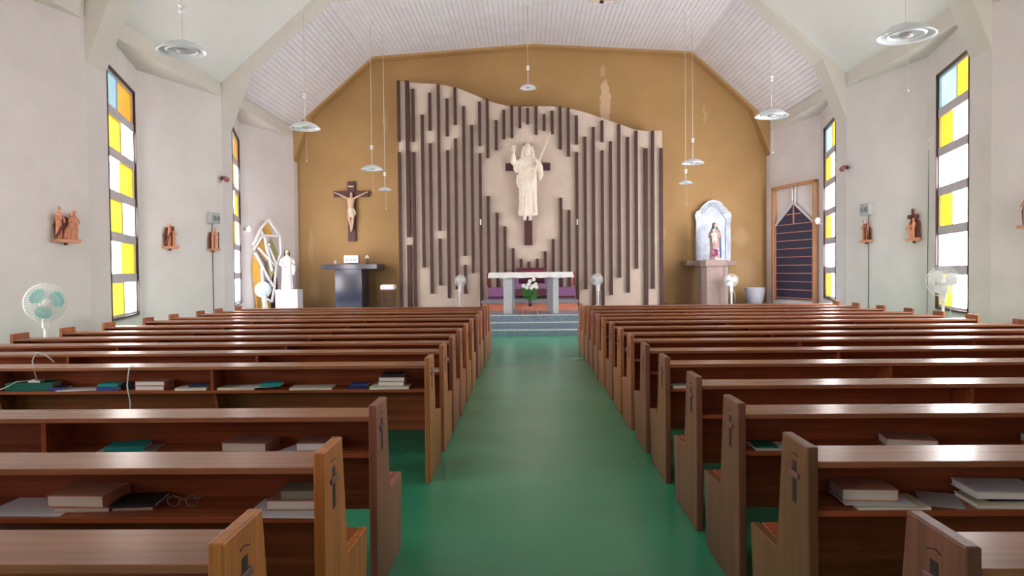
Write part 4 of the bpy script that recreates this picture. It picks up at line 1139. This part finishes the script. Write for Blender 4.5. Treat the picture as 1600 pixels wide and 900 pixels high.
# left, fourth row (with cable and most of the books)
book(L, 5, 34, .10, .30, .15, .055, 'b_green', 'pages', 0, 'large deep green book at the far left under the white charger', .18, group=g1)
book(L, 5, 76, .10, .10, .14, .018, 'b_blue', 'pages_white', 0, 'small blue book half under the green one', .1, group=g1)
sheet(L, 5, 108, .09, .26, .17, 'paper', 0, 'pale lilac papers right of the large green book', .25)
sheet(L, 5, 104, .10, .22, .15, 'paper', .0018, 'top sheet of the lilac papers on the left shelf', .05)
book(L, 5, 160, .10, .15, .14, .022, 'b_blue', 'pages_white', 0, 'blue book under the small teal one, left shelf', .05, group=g1)
book(L, 5, 160, .10, .14, .13, .022, 'b_teal', 'pages_white', .023, 'small teal book lying on a blue book', .1, group=g1)
x, y = shelf_xy(L, 5, 188, .12); o = MB().loft([(0, .055, .05, 0, 0), (.02, .06, .055, 0, 0), (.045, .04, .03, .01, 0)], 20, .12, 5).build('dark_pouch', M['b_black'], None, loc=(x, y, SZ)); tag(o, 'dark pouch right of the small teal book', 'pouch')
book(L, 5, 228, .10, .21, .14, .030, 'b_brown', 'pages_white', 0, 'lower of two brown books with pale pages, fourth row shelf', -.05, group=g1)
book(L, 5, 228, .10, .21, .14, .030, 'b_brown', 'pages_white', .031, 'upper of two brown books with pale pages, fourth row shelf', -.02, group=g1)
book(L, 5, 292, .08, .22, .16, .016, 'b_cream', 'pages_white', 0, 'white booklet under the small dark blue book', .04, group=g1)
book(L, 5, 302, .09, .13, .11, .018, 'b_navy', 'pages_white', .017, 'small dark blue book on a white booklet by the divider', .08, group=g1)
book(L, 5, 364, .09, .26, .16, .014, 'b_cream', 'pages_white', 0, 'white booklet just right of the shelf divider', .0, group=g1)
sheet(L, 5, 392, .09, .24, .16, 'paper', .015, 'white sheet lying under the teal book near the divider', .15)
book(L, 5, 416, .09, .14, .13, .024, 'b_teal', 'pages_white', .018, 'teal book on white sheets right of the shelf divider', .1, group=g1)
book(L, 5, 480, .07, .29, .16, .014, 'b_cream', 'pages_white', 0, 'cream booklet alone between the teal and navy books', .06, group=g1)
book(L, 5, 552, .09, .15, .12, .014, 'b_navy', 'pages_white', 0, 'lower small navy booklet of a pair, fourth row shelf', 0, group=g1)
book(L, 5, 555, .10, .12, .10, .014, 'b_blue', 'pages_white', .015, 'upper small blue booklet of a pair, fourth row shelf', 0, group=g1)
book(L, 5, 603, .07, .27, .16, .018, 'b_cream', 'pages_white', 0, 'white booklet under the tall stack near the aisle', .04, group=g1)
book(L, 5, 606, .10, .18, .13, .028, 'b_cream', 'pages_white', .019, 'lower white book of the stack near the aisle', 0, group=g1)
book(L, 5, 607, .10, .18, .13, .030, 'b_mauve', 'pages_white', .048, 'middle book with pale pages of the stack near the aisle', .02, group=g1)
book(L, 5, 608, .10, .15, .12, .020, 'b_black', 'pages', .079, 'black book on top of the stack near the aisle', -.02, group=g1)
# charger and cables
x, y = shelf_xy(L, 5, 37, .07)
t = thing('charger', 'white charger lying on the large green book', 'charger', (x, y, SZ + .0555), .1)
MB().box(-.035, -.03, 0, .045, .03, .016).build('body', M['white_plastic'], t, bevel=.003)
MB().box(-.015, -.02, .016, .005, .0, .022).build('plug', M['white_plastic'], t)
cw = thing('charger_cable', 'white cable looping up over the ledge above the charger', 'cable', (x, y, SZ + .0555), 0)
MB().tube([(.03, -.03, .016), (.035, -.06, .08), (.03, -.075, .16), (.055, -.072, .215), (.11, -.05, .195), (.14, .02, .140)][:5] + [(.135, .0, .1385)], .0042, 6).build('wire', M['cable_white'], cw)
cw = thing('charger_lead', 'white lead running left from the charger off the photo', 'cable', (x, y, SZ + .058), 0)
MB().tube([(-.035, -.02, .010), (-.10, -.05, .008), (-.16, -.09, -.03), (-.22, -.09, -.05)], .0042, 6).build('wire', M['cable_white'], cw)
xx = (185 - 826.5) * 4.93 / 1145.5 + .03
cw = thing('hanging_cable', 'white cable hanging straight down in front of the left book shelf', 'cable', (xx, 4.955, .80), 0)
MB().tube([(0, .06, .005), (0, .0, .006), (.0, -.012, -.02), (-.012, -.014, -.12), (.006, -.012, -.24), (-.002, -.012, -.40)], .0048, 6).build('wire', M['cable_white'], cw)
# left, third row
sheet(L, 3, 182, .10, .26, .17, 'paper_grey', 0, 'greyish paper under the teal book, third row left', .15)
book(L, 3, 181, .10, .17, .14, .022, 'b_teal', 'pages_white', .002, 'bright teal book on grey paper, third row left', .22, group=g1)
book(L, 3, 376, .11, .21, .15, .040, 'b_mauve', 'pages', 0, 'brown book alone in the middle of the third row left', -.08, group=g1)
sheet(L, 3, 466, .09, .20, .18, 'paper', 0, 'white paper under the brown book, third row left by the aisle', -.3)
book(L, 3, 487, .11, .19, .14, .036, 'b_mauve', 'pages_white', .002, 'brown book on white paper, third row left by the aisle', .06, group=g1)
# left, second row
sheet(L, 2, 30, .11, .28, .20, 'paper', 0, 'large white paper at the left edge, second row left', -.02)
book(L, 2, 118, .12, .19, .15, .018, 'b_brown', 'pages', 0, 'thin lower book of the brown pair, second row left', .03, group=g1)
book(L, 2, 112, .12, .20, .16, .040, 'b_brown', 'pages', .019, 'thick upper book of the brown pair, second row left', -.04, group=g1)
book(L, 2, 194, .13, .14, .14, .014, 'b_mauve', 'pages', 0, 'thin brown booklet under the black one, second row left', .1, group=g1)
book(L, 2, 194, .12, .15, .14, .010, 'b_black', 'pages_white', .0145, 'thin black booklet beside the brown pair, second row left', .12, group=g1)
x, y = shelf_xy(L, 2, 262, .10)
gl = thing('spectacles', 'folded dark spectacles in the shade of the second row shelf', 'spectacles', (x, y, SZ))
for q in (-1, 1):
    MB().tube([(q * .032 + .022 * math.cos(a * PI / 6), .0, .022 + .018 * math.sin(a * PI / 6)) for a in range(13)], .0018, 5).build('rim', M['b_grey'], gl)
    MB().tube([(q * .055, .0, .03), (q * .045, .05, .02), (q * -.02, .075, .004)], .0018, 5).build('temple', M['b_grey'], gl)
MB().tube([(-.012, 0, .024), (0, 0, .028), (.012, 0, .024)], .0018, 5).build('bridge', M['b_grey'], gl)
sheet(L, 2, 432, .085, .245, .20, 'paper', 0, 'white paper under the grey books, second row left by the aisle', -.03)
book(L, 2, 444, .12, .17, .13, .034, 'b_mauve', 'pages', .002, 'lower brown book on white paper, second row left by the aisle', 0, group=g1)
book(L, 2, 455, .12, .13, .11, .028, 'b_grey', 'b_grey', .037, 'grey book on the brown one, second row left by the aisle', .02, group=g1)
# papers peeping out behind pew ends
for side, row, px, lab in ((L, 6, 683, 'white booklet at the aisle end of the fifth shelf on the left'), (L, 7, 700, 'white booklet at the aisle end of the sixth shelf on the left'),
                           (Rr, 5, 1066, 'grey booklet at the aisle end of the fifth shelf on the right'), (Rr, 8, 962, 'white booklet at the aisle end of the eighth shelf on the right')):
    yy = (YL if side < 0 else YR)[row]; xe = PEWX[side] + side * .13
    t = thing('book', lab, 'booklet', (xe, yy + .10, SZ), .1, g1)
    MB().box(-.08, -.075, 0, .08, .075, .002).build('cover', M['b_cream'], t); MB().box(-.078, -.073, .002, .078, .073, .016).build('pages', M['pages_white'], t)
# right, third row
sheet(Rr, 3, 1200, .09, .22, .16, 'paper', 0, 'white paper at the aisle end, third row right', 0)
book(Rr, 3, 1182, .11, .10, .13, .006, 'b_green', 'pages_white', .002, 'thin green booklet on white paper, third row right', -.05, group=g1)
book(Rr, 3, 1404, .11, .21, .15, .038, 'b_mauve', 'pages', 0, 'brown book alone in the middle of the third row right', -.2, group=g1)
book(Rr, 3, 1610, .12, .12, .13, .034, 'b_grey', 'pages', 0, 'grey book cut off by the right edge, third row right', -.1, group=g1)
# right, second row
book(Rr, 2, 1365, .075, .24, .15, .010, 'b_cream', 'pages_white', 0, 'thin booklet under white paper, second row right by the aisle', 0, group=g1)
sheet(Rr, 2, 1345, .095, .23, .16, 'paper', .0105, 'white paper under the brown book, second row right', -.05)
book(Rr, 2, 1332, .125, .185, .14, .040, 'b_brown', 'pages', .0125, 'large brown book on white paper, second row right', -.06, group=g1)
sheet(Rr, 2, 1450, .11, .13, .17, 'paper_grey', 0, 'greyish paper between the brown and cream books, second row right', -.35)
book(Rr, 2, 1555, .08, .28, .15, .016, 'b_cream', 'pages_white', 0, 'cream booklet under the white notebook, second row right', -.04, group=g1)
book(Rr, 2, 1540, .10, .14, .12, .010, 'b_black', 'pages', .0165, 'thin dark booklet under the white notebook, second row right', 0, group=g1)
book(Rr, 2, 1540, .11, .23, .17, .024, 'paper', 'pages_white', .027, 'thick white notebook on top, second row right', -.06, group=g1)
book(Rr, 2, 1618, .09, .08, .13, .014, 'b_mauve', 'pages', .0165, 'small pinkish book at the right edge, second row right', -.1, group=g1)
